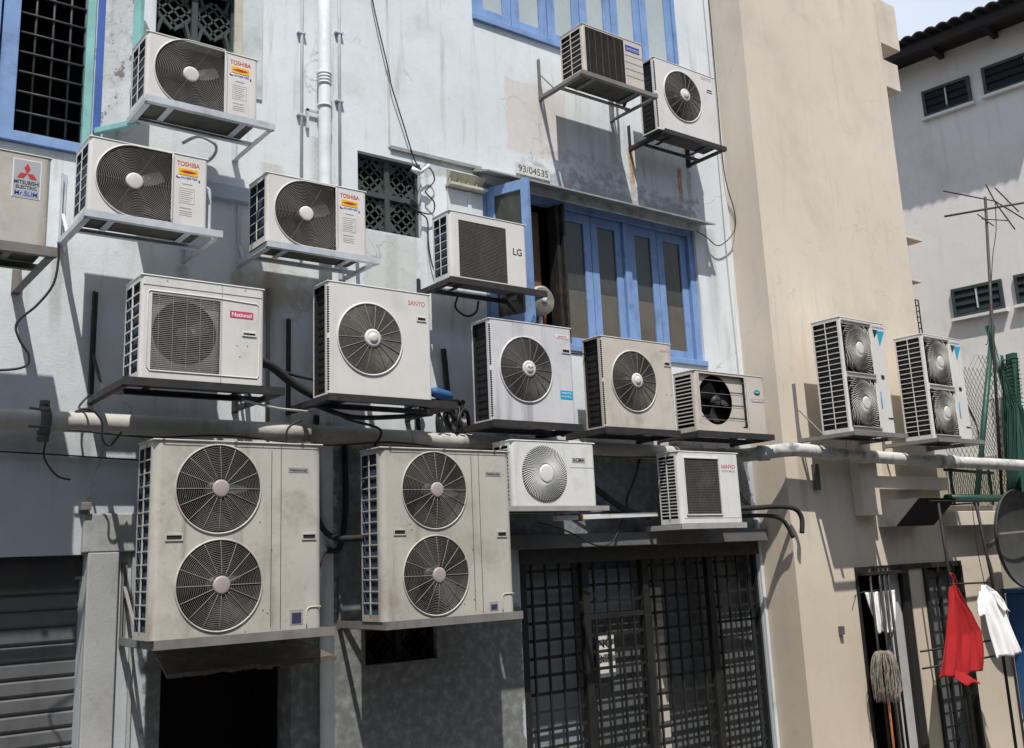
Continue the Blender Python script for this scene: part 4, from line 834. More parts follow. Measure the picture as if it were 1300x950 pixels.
b.tube([(1.445, -.16, 3.556), (1.45, -.16, 3.556), (1.50, -.16, 3.556), (1.505, -.16, 3.556)], [.07, .09, .09, .07], 16); b.tube([(1.475, -.16, 3.64), (1.475, -.16, 3.68)], .03, 10); b.tube([(1.475, -.16, 3.46), (1.475, -.16, 3.43)], .035, 10)
b.tube([(1.475, -.29, 3.60), (1.36, -.30, 3.61)], .008, 6); b.tube([(1.475, -.29, 3.50), (1.36, -.30, 3.50)], .008, 6); b.build('clamp', 'cast', dp, O_)
pts = [(7.75, -.16, 3.513), (7.9, -.20, 3.515), (8.05, -.42, 3.53), (8.15, -.58, 3.535), (8.35, -.60, 3.53), (9.4, -.60, 3.50), (10.9, -.60, 3.48), (12.7, -.60, 3.475), (15, -.60, 3.46)]
pipe('peeling grey and white drain pipe crossing the cream wall under the tall units', smooth_path(pts, 8), .066, 'drain2', joints=[((8.72, -.60, 3.52), (1, 0, -.02)), ((9.25, -.6, 3.503), (1, 0, -.02)), ((10.75, -.60, 3.482), (1, 0, -.01)), ((11.0, -.60, 3.480), (1, 0, -.01)), ((8.0, -.36, 3.522), (.7, -.7, 0))], jm='drain2', jr=1.16, jl=.06)
dpv = pipe('thick white plastic downpipe with ribbed coupling running up the wall', [(3.425, -.075, .12), (3.42, -.075, 10.3)], .05, 'pvc', 'downpipe')
b = MB(); O_ = (3.425, -.075, .12)
b.tube([(3.42, -.075, 6.33+.0055*k) for k in range(21)], [.054+.005*(k % 5 in (1, 2)) for k in range(21)], 16); b.build('coupling', 'pvc', dpv, O_)
b = MB(); b.tube([(3.42, -.075, 6.14), (3.42, -.075, 6.155)], .058, 16); b.build('coupling_ring', 'pvc', dpv, O_)
b = MB(); b.box(3.29, -.03, 5.96, 3.31, 0, 6.12); b.box(3.29, -.03, 6.10, 3.42, -.02, 6.12); b.build('pipe_clip', 'galv', dpv, O_)
for x, lab, zs in ((3.25, 'thin white conduit just left of the thick white downpipe', (6.05, 6.75)), (3.58, 'thin white conduit just right of the thick white downpipe', (6.25, 6.85))):
    cp = thing('conduit', lab, 'conduit', (x, -.015, 4.9), 'thin vertical wall conduits'); b = MB(); b.tube([(x, -.018, 4.9), (x+.004, -.018, 7), (x, -.018, 10.3)], .013, 8); b.build('pipe_run', 'pvc', cp, (x, -.015, 4.9))
    for z in zs: b = MB(); b.box(x-.035, -.034, z, x+.035, 0, z+.014); b.build('clip', 'galv', cp, (x, -.015, 4.9))
pipe('slim galvanised conduit on the wall between the badge unit and the pale fan unit', [(2.985, -.03, 3.58), (2.985, -.03, 4.62)], .016, 'steelg', 'conduit', 8, cat='conduit')

def cable(label, pts, r=.006, m='cable', n=6, cat='cable', name='cable', group='loose cables and hoses on the walls'):
    P = smooth_path(pts, 6); o = tuple(P[0]); b = MB(); b.tube(P, r, n); return one(b, name, m, label, cat, o, group)
cable('black cable hanging down the wall from the top to the left vent block', [(3.86, -.03, 7.7), (3.89, -.03, 7.26), (4.03, -.035, 6.65), (4.06, -.035, 6.50), (4.17, -.03, 6.19), (4.27, -.03, 5.90), (4.33, -.06, 5.80)], .006)
cable('black cable curling in loops at the right edge of the patterned vent block', [(4.30, -.07, 5.80), (4.40, -.06, 5.84), (4.45, -.05, 5.75), (4.38, -.05, 5.66), (4.36, -.05, 5.62), (4.44, -.05, 5.55), (4.42, -.05, 5.45), (4.30, -.05, 5.44), (4.15, -.05, 5.50), (4.30, -.05, 5.43), (4.375, -.04, 5.38), (4.385, -.03, 5.2), (4.42, -.03, 5.0), (4.50, -.05, 4.78)], .006, 'cable')
b = MB(); b.tube([(4.28, -.08, 5.76), (4.36, -.12, 5.84)], .014, 8); b.tube([(4.22, -.06, 5.80), (4.28, -.08, 5.77)], .022, 8); one(b, 'cable_clamp', 'ink_white', 'small white cable clamp at the top right of the vent block', 'clamp', (4.28, -.08, 5.76))
cable('thin black cable running down the corner of the pale wall beside the cream building', [(8.21, -.02, 9.6), (8.22, -.02, 8.68), (8.20, -.03, 7.53), (8.20, -.03, 6.6), (8.235, -.09, 6.13), (8.20, -.08, 5.9), (7.97, -.06, 5.72), (7.80, -.05, 5.79), (7.66, -.05, 5.83)], .006)
cable('second thin cable straight down the corner of the pale wall', [(8.13, -.015, 9.6), (8.14, -.015, 6.6), (8.13, -.02, 5.5), (8.15, -.02, 4.3), (8.10, -.02, 3.7)], .004, 'cablew')
cable('black wire drooping in a bulge below the emblem unit at left', [(1.335, -.9, 4.47), (1.34, -.9, 4.36), (1.32, -.9, 4.22), (1.25, -.88, 4.10), (1.155, -.86, 3.99), (1.17, -.86, 3.90), (1.225, -.86, 3.81), (1.20, -.86, 3.745), (1.05, -.86, 3.715), (.8, -.86, 3.70)], .007)
cable('straight black cable along the wall under the drain pipe at left', [(.5, -.05, 3.40), (1.25, -.05, 3.375), (1.55, -.05, 3.365), (2.12, -.05, 3.34)], .005)
cable('short black cable end curving below the pipe clamp', [(1.51, -.18, 3.50), (1.50, -.1, 3.40), (1.51, -.1, 3.32), (1.58, -.1, 3.23), (1.66, -.1, 3.205)], .006)
cable('black looped cable in front of the drain pipe below the black bracket', [(1.76, -.05, 3.75), (1.69, -.1, 3.66), (1.70, -.3, 3.61), (1.62, -.30, 3.60), (1.70, -.31, 3.62), (1.77, -.32, 3.55), (1.78, -.32, 3.44), (1.83, -.31, 3.40), (1.90, -.30, 3.49)], .007)
cable('thick black pipe bundle between the badge unit and the pale fan unit', [(2.62, -.42, 4.02), (2.85, -.36, 3.98), (3.05, -.30, 3.88), (3.25, -.3, 3.79), (3.4, -.33, 3.76)], .032, 'insul', 8)
cable('black cable above the thick bundle behind the pale fan unit', [(2.62, -.40, 3.98), (2.9, -.30, 3.97), (3.1, -.30, 3.93), (3.3, -.33, 3.90)], .012)
cable('pair of pale wires crossing under the badge unit bracket', [(2.60, -.5, 3.70), (2.85, -.48, 3.665), (3.05, -.4, 3.67), (3.2, -.3, 3.68)], .008, 'cablew')
cable('black wire crossing the pipe below the pale fan unit', [(3.12, -.30, 3.62), (3.02, -.30, 3.56), (3.0, -.30, 3.45), (2.98, -.28, 3.38)], .008)
cable('black hose sagging below the black bracket left of the silvery unit', [(3.2, -.3, 3.74), (3.5, -.32, 3.66), (3.9, -.33, 3.68), (4.2, -.3, 3.72)], .018, 'insul', 8)
cable('black cable from the dark twin fan gap to the drain pipe', [(3.3, -.45, 3.66), (3.5, -.3, 3.64), (3.75, -.3, 3.58), (3.72, -.26, 3.46)], .010)
# tangle right of the pale fan unit
for k, (a, c, lab) in enumerate([((4.02, -.4, 3.93), (4.60, -.1, 3.84), 'uppermost'), ((4.02, -.36, 3.86), (4.66, -.12, 3.76), 'middle'), ((4.0, -.3, 3.80), (4.60, -.10, 3.68), 'lowest')]):
    cable('%s black foam pipe reaching left from the tangle beside the pale fan unit' % lab, [a, (a[0]+.2, -.27, a[2]-.03), ((a[0]+c[0])/2+.05, -.2, a[2]-.08+.05*k), (c[0]-.06, c[1]-.04, c[2]+.03), c, (c[0]+.05, -.06, c[2]-.08)], .017, 'insul', 8)
rt = random.Random(21)
for k, lab in enumerate(('first from the left', 'second from the left', 'third from the left', 'rightmost')):
    x = 4.30+.09*k; cable('thin black wire strand of the tangle beside the pale fan unit, %s' % lab, [(x-.05, -.12, 3.90-.03*k), (x+rt.uniform(-.03, .06), -.2, 3.80), (x+rt.uniform(-.08, .08), -.24, 3.70), (x+rt.uniform(-.05, .05), -.22, 3.60)], .008)
one(MB().tube([(4.20, -.30, 3.90), (4.24, -.29, 3.89), (4.38, -.26, 3.875), (4.42, -.25, 3.87)], [.02, .042, .042, .02], 10), 'taped_joint', 'bluetape', 'bright blue tape wrapped round a pipe beside the pale fan unit', 'tape', (4.2, -.27, 3.88))
cable('black hose hanging vertically left of the silvery unit', [(4.49, -.05, 4.30), (4.50, -.06, 4.10), (4.50, -.08, 3.85), (4.46, -.10, 3.72), (4.50, -.2, 3.60)], .024, 'insul', 8)
for k, (x, lab) in enumerate([(4.22, 'left'), (4.40, 'middle'), (4.60, 'right')]):
    cable('%s dangling black hose below the tangle, ending at the drain pipe' % lab, [(x+.05, -.08, 3.88), (x-.01, -.09, 3.72), (x+.02, -.06, 3.55), (x+.01, -.06, 3.40)], .018, 'insul', 8)
cable('loop of black cable under the small bracket with the two letter unit', [(4.55, -.2, 4.72), (4.52, -.2, 4.62), (4.62, -.2, 4.56), (4.72, -.2, 4.60), (4.75, -.2, 4.70)], .010)
cable('black hose running down behind the right side of the silvery unit', [(5.45, -.30, 4.28), (5.53, -.28, 4.18), (5.56, -.28, 3.95), (5.56, -.28, 3.70), (5.50, -.28, 3.62)], .035, 'insul', 8)
cable('thin cable bridging from silvery unit to beige brown unit', [(5.40, -.3, 4.36), (5.6, -.30, 4.32), (5.82, -.3, 4.33)], .006)
cable('diagonal black bundle falling right of the small white radial-slot unit', [(5.50, -.10, 3.50), (5.85, -.10, 3.28), (6.15, -.10, 3.10), (6.35, -.12, 2.99), (6.6, -.14, 2.93)], .030, 'insul', 8)
cable('thin black cable curving right of the small white radial-slot unit', [(5.6, -.1, 3.25), (5.8, -.1, 3.12), (6.1, -.1, 2.99), (6.4, -.12, 2.97)], .009)
cable('black cable dropping from the drain pipe into the corner left of the boxy unit', [(6.55, -.14, 3.50), (6.50, -.1, 3.3), (6.38, -.1, 3.10), (6.36, -.12, 2.98)], .012)
cable('black cable loop hanging across the concrete beam', [(5.3, -.16, 2.90), (5.6, -.17, 2.82), (5.9, -.17, 2.70), (6.1, -.17, 2.72), (6.25, -.17, 2.92)], .007)
cable('black foam pipe elbow leaving the boxy unit toward the cream wall', [(7.35, -.40, 2.98), (7.75, -.42, 2.99), (8.05, -.45, 3.0), (8.22, -.5, 2.97), (8.28, -.52, 2.88), (8.26, -.52, 2.74)], .024, 'insul', 8)
cable('second black foam pipe under the first beside the boxy unit', [(7.35, -.35, 2.90), (7.8, -.38, 2.92), (8.1, -.42, 2.88), (8.2, -.46, 2.70)], .020, 'insul', 8)
for k, lab in enumerate(('left', 'right')):
    cable('%s one of two thin wires hanging between boxy unit and wall corner' % lab, [(7.62+.06*k, -.25, 3.45), (7.66+.07*k, -.2, 3.3), (7.82+.05*k, -.15, 3.12), (7.92+.04*k, -.2, 3.0)], .006)
ft = thing('tube_light', 'white fluorescent tube light lying on the beam between the two low white units', 'lamp', (6.08, -.2, 2.95)); O_ = (6.08, -.2, 2.95)
b = MB(); b.bar((5.45, -.20, 2.925), (6.62, -.20, 2.95), .06, .04); b.build('housing', 'white', ft, O_, bevel=.004); b = MB(); b.box(5.68, -.235, 2.90, 5.73, -.165, 2.97); b.build('strap', 'brown', ft, O_)
one(MB().box(1.74, -.08, 3.02, 1.80, 0, 3.07), 'junction_box', 'steelg', 'tiny grey box on the wall above the roller shutter', 'box', (1.77, 0, 3.02), bevel=.004)
cable('grey hose arching from the topmost spiral-grille unit down to the next one', [(2.30, -.10, 5.58), (2.42, -.09, 5.66), (2.55, -.08, 5.62), (2.50, -.08, 5.50), (2.30, -.10, 5.40), (2.24, -.2, 5.30)], .012, 'cablew')
cable('white pipe cover bent beside the spiral-grille unit next to the emblem unit', [(2.29, -.50, 5.12), (2.335, -.50, 5.11), (2.35, -.50, 5.06), (2.35, -.50, 4.78)], .016, 'pvc', 8)
cable('black insulated line from the spiral-grille unit below the conduits into the wall', [(3.50, -.35, 4.90), (3.62, -.22, 4.92), (3.70, -.08, 5.0), (3.72, -.01, 5.1)], .016, 'insul', 8)
cable('black insulated line sagging behind the top right units', [(6.48, -.4, 6.95), (6.58, -.2, 6.88), (6.66, -.06, 7.0), (6.68, -.01, 7.2)], .015, 'insul', 8)
for lab, P_ in (('pair of lagged pipes leaving the back of the leftmost huge unit', [(3.06, -.50, 3.0), (3.16, -.40, 2.98), (3.24, -.2, 3.06), (3.26, -.04, 3.3), (3.26, -.03, 3.5)]),
                ('lagged pipe and cable leaving the low back of the leftmost huge unit', [(3.06, -.50, 2.62), (3.2, -.36, 2.60), (3.34, -.2, 2.72), (3.53, -.06, 2.74), (3.60, -.03, 3.0), (3.60, -.03, 3.5)]),
                ('black lagged pipe climbing the wall between the two huge units', [(3.55, -.40, 2.80), (3.40, -.2, 2.82), (3.34, -.08, 3.0), (3.33, -.05, 3.4), (3.36, -.05, 3.7)])):
    cable(lab, P_, .022, 'insul', 8)
cable('lagged pipe dropping from the small two letter unit behind its bracket', [(4.95, -.28, 4.85), (5.1, -.15, 4.80), (5.14, -.05, 4.62), (5.10, -.03, 4.45)], .018, 'insul', 8)
cable('lagged pipe curving from the pale domed fan unit up the wall to its right', [(3.98, -.5, 4.0), (4.10, -.3, 3.97), (4.20, -.08, 4.1), (4.22, -.03, 4.4), (4.2, -.02, 4.75)], .018, 'insul', 8)
cable('lagged pipe sagging from the badge unit to the wall on its right', [(2.63, -.55, 4.12), (2.72, -.3, 4.06), (2.80, -.06, 4.14), (2.81, -.03, 4.5)], .018, 'insul', 8)
cable('thin flex tied along the long drain pipe', [(1.6, -.23, 3.50), (2.1, -.235, 3.47), (2.6, -.23, 3.50), (3.3, -.235, 3.46), (3.9, -.23, 3.50), (4.5, -.23, 3.465), (5.2, -.23, 3.49), (6.0, -.23, 3.45), (6.9, -.23, 3.47)], .006)
# round exhaust fan poking out of the open window
ef = thing('exhaust_fan', 'dusty white round fan standing in the open blue window', 'fan', (5.62, .0, 4.5)); O_ = (5.62, .0, 4.5)
b = MB(); b.lathe_y(5.58, 4.85, [(.12, .10), (.135, .0), (.13, -.03), (.12, -.04)], 28); b.build('fan_housing', 'old', ef, O_)
b = MB()
for k in range(7): r = .025+k*.015; b.tube([(5.58+r*math.cos(2*math.pi*j/28), -.045, 4.85+r*math.sin(2*math.pi*j/28)) for j in range(28)], .0025, 4, closed=True)
b.build('fan_guard', 'guardd', ef, O_); b = MB(); b.tube([(5.58, .02, 4.73), (5.58, .02, 4.476)], .02, 8); b.lathe_y(5.58, 4.85, [(.03, -.04), (.03, -.055), (.01, -.06)], 16); b.build('stand', 'white', ef, O_)

# ------------------------------------------------------------------ cream building on the right
cb = thing('apartment_block', 'tall cream rendered building end wall with stepped fins at its right edge', 'building', (8.25, -.41, 0))
O_ = (8.25, -.41, 0)
TY = -.41
b = MB(); ops = [(9.20, 10.16, .12, 2.385), (10.43, 11.19, .12, 2.37)]
wall_mesh(b, 8.25, 11.0, 0, 9.40, [], TY) if False else None
wall_mesh(b, 8.25, 12.1, 0, 3.0, ops, TY, .3)
b.quad((8.25, TY, 3.0), (10.98, TY, 3.0), (10.98, TY, 9.40), (8.25, TY, 9.40)); b.quad((8.25, TY, 0), (8.25, TY, 9.40), (8.25, 8, 9.40), (8.25, 8, 0)); b.quad((10.98, TY, 3.0), (10.98, 8, 3.0), (10.98, 8, 9.4), (10.98, TY, 9.4))
b.quad((8.25, TY, 9.4), (10.98, TY, 9.4), (10.98, 8, 9.4), (8.25, 8, 9.4)); b.quad((10.98, TY, 3.0), (12.1, TY, 3.0), (12.1, 8, 3.0), (10.98, 8, 3.0)); b.quad((12.1, TY, 0), (12.1, 8, 0), (12.1, 8, 3), (12.1, TY, 3))
b.quad((8.25, 8, 0), (8.25, 8, 9.4), (10.98, 8, 9.4), (10.98, 8, 0)); b.quad((10.98, 8, 0), (10.98, 8, 3), (12.1, 8, 3), (12.1, 8, 0))
b.build('wall', 'tan', cb, O_)
for (x1, z0, z1) in ((11.41, 8.77, 9.40), (11.30, 8.175, 8.54), (11.33, 6.20, 6.235), (11.19, 5.66, 5.69)):
    b = MB(); b.box(10.981, TY+.001, z0, x1, TY+.32 if z1-z0 > .1 else TY+.30, z1); b.build('fin', 'tanb', cb, O_, bevel=.004)
f = MB(); f.box(10.983, TY+.03, 6.33, 11.03, TY+.6, 7.12); f.mat(1).box(11.031, TY+.06, 6.37, 11.035, TY+.56, 7.08); f.build('window', ['trim', 'dglass'], cb, O_)
f = MB(); f.mat(0).box(10.983, TY+.05, 5.02, 10.99, TY+.6, 5.47)
f.mat(1)
for k in range(7): f.box(11.0, TY+.04, 5.02+k*.07, 11.14, TY+.052, 5.03+k*.07)
for k in range(3): f.box(11.0+k*.065, TY+.04, 5.02, 11.01+k*.065, TY+.052, 5.45)
f.build('window_grille', ['dark', 'iron'], cb, O_)
f = MB(); f.box(9.30, TY-.12, 2.90, 9.62, TY-.001, 3.66); f.box(9.62, TY-.12, 3.17, 10.98, TY-.001, 3.31); f.box(9.30, TY-.05, 3.66, 9.45, TY-.001, 3.9); f.build('raised_trim', 'tanb', cb, O_, bevel=.006)
f = MB(); f.box(10.97, TY-.16, 2.77, 12.14, TY-.001, 2.93); f.build('ledge', 'tanb', cb, O_, bevel=.006)
f = MB(); f.box(8.66, TY-.05, 3.16, 8.72, TY, 3.42); f.build('pipe_stub', 'cast', cb, O_)
f = MB(); f.box(8.82, TY-.04, 1.75, 8.87, TY, 1.83); f.build('tap', 'cast', cb, O_)
rmb = MB()
for (a, c, z0, z1) in ops:
    y0, y1 = TY+.305, TY+1.5
    rmb.quad((a, y1, z0), (c, y1, z0), (c, y1, z1), (a, y1, z1)); rmb.quad((a, y0, z0), (a, y1, z0), (a, y1, z1), (a, y0, z1)); rmb.quad((c, y0, z0), (c, y1, z0), (c, y1, z1), (c, y0, z1)); rmb.quad((a, y0, z1), (a, y1, z1), (c, y1, z1), (c, y0, z1))
rmb.build('room', 'void', cb, O_)
d = MB(); d.box(9.70, TY+.02, .12, 9.98, TY+.06, 2.30); d.build('door', 'doorg', cb, O_)
d = MB(); d.box(9.19, TY-.02, 2.33, 11.20, TY+.03, 2.385); d.box(9.98, TY-.03, .12, 10.10, TY+.04, 2.33); d.box(10.42, TY-.03, .12, 10.47, TY+.03, 2.33); d.box(11.14, TY-.03, .12, 11.19, TY+.03, 2.33); d.box(9.19, TY-.02, .12, 9.22, TY+.03, 2.33)
for x in (9.30, 9.46, 9.54, 9.62): d.tube([(x, TY-.10, .12), (x, TY-.10, 2.36)], .014, 6)
d.box(9.22, TY-.115, 2.30, 9.98, TY-.021, 2.33)
d.box(10.70, TY-.02, .12, 10.73, TY+.02, 2.33); d.box(10.95, TY-.02, .12, 10.98, TY+.02, 2.33)
for k in range(15): d.box(10.47, TY+.0, .25+k*.14, 11.14, TY+.008, .258+k*.14)
d.build('door_gate', 'iron', cb, O_)
d = MB(); d.box(10.48, TY+.08, .12, 11.13, TY+.1, 2.3); d.build('door', 'paneld', cb, O_)
pl = MB(); rnd = random.Random(9)
for k in range(40):
    x = 11.05+rnd.random()*.28; a = rnd.random()*6.28; h = .05+rnd.random()*.16; dx = math.cos(a)*.06
    pl.add([(x, TY+.1, 9.40), (x+.012, TY+.1, 9.40), (x+dx+.006, TY+.1+math.sin(a)*.08, 9.40+h)], [(0, 1, 2)])
one(pl, 'weed', 'plant', 'tuft of weeds growing on the roof edge of the cream building', 'plant', (11.1, TY+.1, 9.40))
# hopper shaped metal hood
hd = thing('metal_hood', 'dark metal hood fixed on the cream wall above the doors', 'hood', (10.0, TY, 2.78)); O_ = (10.0, TY, 2.78)
b = MB(); A, B_ = 9.70, 10.42
b.add([(A, TY, 3.05), (A, -.92, 3.05), (A, -.62, 2.78), (A, TY, 2.78), (B_, TY, 3.05), (B_, -.92, 3.05), (B_, -.62, 2.78), (B_, TY, 2.78)], [(0, 1, 2, 3), (4, 7, 6, 5), (0, 4, 5, 1), (3, 2, 6, 7)])
b.build('hood_shell', 'steelg', hd, O_); b = MB(); b.quad((A+.01, -.915, 3.045), (B_-.01, -.915, 3.045), (B_-.01, -.62, 2.785), (A+.01, -.62, 2.785)); b.build('slanted_face', 'dark', hd, O_)
# clothes rack rods
rk = thing('drying_rack', 'thin black rods of the drying rack in front of the cream building doors', 'drying rack', (10.1, -.9, 1.3)); O_ = (10.1, -.9, 1.3)
b = MB(); b.tube([(10.08, -.9, 3.0), (10.12, -.9, 2.15), (10.10, -.9, 1.0), (10.1, -.9, .12)], .016, 6); b.tube([(10.83, -.9, 3.0), (10.95, -.9, 2.16), (10.96, -.9, .12)], .016, 6); b.build('upright', 'iron', rk, O_)
b = MB()
for z in (1.56, 1.40): b = MB(); b.tube([(9.42, -.9, z), (10.96, -.9, z)], .010, 6); b.build('rail', 'iron', rk, O_)
b = MB(); b.tube([(9.9, -.9, 3.02), (11.3, -.9, 3.03)], .012, 6); b.build('rail', 'iron', rk, O_); b = MB(); b.tube([(10.1, -.9, 2.17), (10.95, -.9, 2.15)], .010, 6); b.build('rail', 'iron', rk, O_); b = MB(); b.tube([(10.1, -.9, 3.0), (10.1, TY, 3.0)], .010, 6); b.build('rail', 'iron', rk, O_); b = MB(); b.tube([(10.83, -.9, 3.0), (10.83, TY, 3.0)], .010, 6); b.build('rail', 'iron', rk, O_)
def cloth(rows, y, folds, amp, seed=1, nu=48, sub=9, lean=.16):
    rnd = random.Random(seed); ph = [rnd.random()*6 for _ in range(4)]
    def at_(v):
        q = v*(len(rows)-1); i = min(int(q), len(rows)-2); t = q-i; a, c = rows[i], rows[i+1]; return [a[k]+(c[k]-a[k])*t for k in range(3)]
    b = MB()
    def fn(u, v):
        z, xl, xr = at_(v); x = xl+(xr-xl)*u
        return (x+.012*math.sin(v*9+u*5+ph[3])*v, y-lean*v+amp*(.3+.7*v)*math.sin(u*folds*6.28+ph[0]+v*1.6+.8*math.sin(v*5+ph[2]))+amp*.5*math.sin(u*folds*11+ph[1]-v*3)+amp*.14*math.sin(u*17+v*9+ph[3]), z+.012*math.sin(u*9+ph[2])*v)
    b.grid(fn, nu, (len(rows)-1)*sub); return b
rg = thing('red_shirt', 'bright red garment hanging from a thin hanger in front of the dark gate', 'garment', (10.1, -.93, 2.25)); O_ = (10.1, -.93, 2.25)
cloth([(2.16, 10.12, 10.17), (2.04, 10.01, 10.22), (1.87, 9.88, 10.33), (1.68, 9.74, 10.40), (1.50, 9.59, 10.32), (1.31, 9.45, 10.21)], -.90, 3, .028, 2).build('cloth', 'redc', rg, O_, solid=.008)
cloth([(1.36, 9.62, 9.90), (1.24, 9.64, 9.93)], -1.02, 2, .01, 4).build('lower_hem', 'redc', rg, O_, solid=.008)
b = MB(); b.tube(smooth_path([(10.12, -.93, 2.14), (10.12, -.93, 2.22), (10.10, -.92, 2.28), (10.16, -.92, 2.26), (10.22, -.92, 2.17)], 4), .005, 6); b.build('hanger', 'ink_red', rg, O_)
ws = thing('white_shirt', 'white shirt hanging on a hanger right of the red garment', 'garment', (10.75, -.93, 2.2)); O_ = (10.75, -.93, 2.2)
cloth([(2.13, 10.68, 10.76), (2.07, 10.60, 10.86), (1.98, 10.56, 10.92), (1.80, 10.58, 10.98), (1.60, 10.60, 11.05), (1.40, 10.62, 11.12)], -.92, 3, .022, 5, lean=.08).build('cloth', 'whitec', ws, O_, solid=.008)
cloth([(2.07, 10.56, 10.66), (1.97, 10.46, 10.62), (1.88, 10.42, 10.56), (1.84, 10.45, 10.53)], -.95, 2, .012, 6, lean=.04).build('sleeve', 'whitec', ws, O_, solid=.008)
cloth([(2.06, 10.82, 10.90), (1.95, 10.86, 10.99), (1.84, 10.92, 11.04)], -.95, 1, .010, 9, lean=.04).build('sleeve', 'whitec', ws, O_, solid=.008)
b = MB(); b.tube(smooth_path([(10.72, -.93, 2.08), (10.72, -.93, 2.2), (10.70, -.92, 2.5), (10.71, -.92, 3.0)], 4), .004, 6); b.build('hanger', 'iron', ws, O_)
one(cloth([(2.13, 9.26, 9.78), (2.0, 9.30, 9.76), (1.85, 9.36, 9.73), (1.72, 9.42, 9.68)], -.46, 3, .012, 11, lean=.0), 'towel', 'whitec', 'white striped cloth drying at the barred doorway', 'towel', (9.5, -.46, 2.13), solid=.006)
b = MB(); b.tube([(9.05, -.47, 2.10), (9.2, -.40, 2.12), (9.25, -.46, 2.14), (9.78, -.46, 2.15)], .004, 6); one(b, 'clothes_line', 'green', 'thin green string holding the white striped cloth', 'string', (9.05, -.47, 2.10))
mp_ = thing('mop', 'upturned stringy grey mop standing by the barred doorway', 'mop', (9.21, -.62, .12)); O_ = (9.21, -.62, .12)
b = MB(); rnd = random.Random(5)
for k in range(190):
    a = rnd.random()*6.28; r = .04+rnd.random()*.085; c, s = math.cos(a), math.sin(a)
    w1, w2 = rnd.uniform(-.03, .03), rnd.uniform(-.03, .03); b.tube(smooth_path([(9.21, -.62, 1.50), (9.21+c*r*.6, -.62+s*r*.6, 1.545+rnd.random()*.03), (9.21+c*r+w1, -.62+s*r, 1.46), (9.21+c*r*1.15+w2, -.62+s*r*1.1, 1.34-rnd.random()*.10), (9.21+c*r*1.1+w1, -.62+s*r, 1.20-rnd.random()*.12)], 3), rnd.uniform(.0025, .0045), 4)
b.build('yarn', 'mop', mp_, O_); b = MB(); b.tube([(9.21, -.62, .12), (9.21, -.62, 1.52)], .012, 8); b.build('handle', 'orange', mp_, O_)
# satellite dish and blue bin at right edge
sdsh = thing('satellite_dish', 'big round grey dish cut off by the right edge above the blue sheet', 'satellite dish', (11.8, -.6, 2.3)); O_ = (11.8, -.6, 2.3)
b = MB(); b.lathe_y(11.80, 2.60, [(.55, -.87), (.555, -.85), (.53, -.82), (.38, -.76), (.2, -.72), (.02, -.71)], 48); b.lathe_y(11.80, 2.60, [(.545, -.872), (.52, -.84), (.38, -.78), (.2, -.74)], 48); b.build('reflector', 'dish', sdsh, O_)
b = MB(); b.bar((11.22, -.90, 2.66), (12.6, -.90, 2.70), .025, .02); b.tube([(11.8, -.70, 2.6), (11.8, -.58, 2.6), (11.8, TY, 2.5)], .03, 8); b.build('mount', 'steelg', sdsh, O_)
b = MB(); b.tube([(11.8, -.88, 2.10), (11.8, -1.15, 2.55)], .012, 6); b.lathe_y(11.8, 2.57, [(.03, -1.12), (.035, -1.2), (.02, -1.22)], 12); b.build('receiver_arm', 'steelg', sdsh, O_)
bb_ = thing('metal_bin', 'blue sheet metal container at the lower right edge', 'container', (12.6, -.7, 0)); O_ = (12.6, -.7, 0)
b = MB(); b.box(12.0, -1.0, .15, 13.9, -.46, 1.98); b.build('body', 'bluebin', bb_, O_, bevel=.02); b = MB(); b.box(11.97, -1.03, 1.981, 13.93, -.43, 2.03); b.build('lid', 'bluebin', bb_, O_, bevel=.01)
b = MB()
for x in (12.15, 13.75):
    for y in (-.9, -.6): b.box(x-.04, y-.04, 0, x+.04, y+.04, .15)
b.build('feet', 'iron', bb_, O_)
# chain-link fence, green poles and netting
cf = thing('chain_link_fence', 'sagging chain-link fence on the low roof right of the tall units', 'fence', (12.3, -.1, 3.0)); O_ = (12.3, -.1, 3.0)
b = MB(); x0, x1, z0, z1 = 11.75, 13.35, 3.0, 5.15
s = .085
k = int(-(z1-z0)/s)
def wob(x, z): return -.1+.03*math.sin(x*5+z*3)
def seg(sgn):
    c = x0-(z1-z0) if sgn > 0 else x0
    while c < x1+(z1-z0):
        pts = []
        n = 12
        for i in range(n+1):
            z = z0+(z1-z0)*i/n; x = c+(z-z0)*sgn*.75+(0 if sgn > 0 else 0)
            ztop = z1-.22*math.sin((x-x0)*2.2)
            if x0 <= x <= x1 and z <= ztop: pts.append((x, wob(x, z)+.004*sgn, z))
        if len(pts) > 1: b.tube(pts, .0055, 3, cap=False)
        c += s
seg(1); seg(-1); b.build('wire_mesh', 'chain', cf, O_)
b = MB(); b.tube(smooth_path([(11.9, -.12, 4.95), (12.2, -.12, 4.5), (12.5, -.12, 4.1), (12.55, -.12, 3.9), (12.4, -.12, 3.8), (12.3, -.12, 3.9)], 5), .010, 6); b.build('loose_wire', 'cable', cf, O_)
gp = MB()
for (a, c, lab) in (((13.32, -.12, 5.40), (12.22, -.14, 3.0), 'left leaning green pole beside the antenna mast'), ((13.30, -.06, 5.42), (13.42, -.3, 3.0), 'right leaning green pole crossing the other at the top')):
    b = MB(); b.tube([a, c], .035, 10); one(b, 'green_pole', 'green', lab, 'pole', c, 'green poles on the low roof')
nt = MB(); rnd = random.Random(12)
for k in range(120):
    u = k/120; xt = 13.24+rnd.random()*.08; xb = 12.68+u*.42; ym = -.32-.12*math.sin(u*9)
    nt.tube([(xt, -.2, 5.0-rnd.random()*.3), ((xt+xb)/2+.02*math.sin(k), ym, 4.2), (xb, ym-.03, 3.35), (xb+.02*math.sin(k*2), ym, 3.02)], .0045, 3)
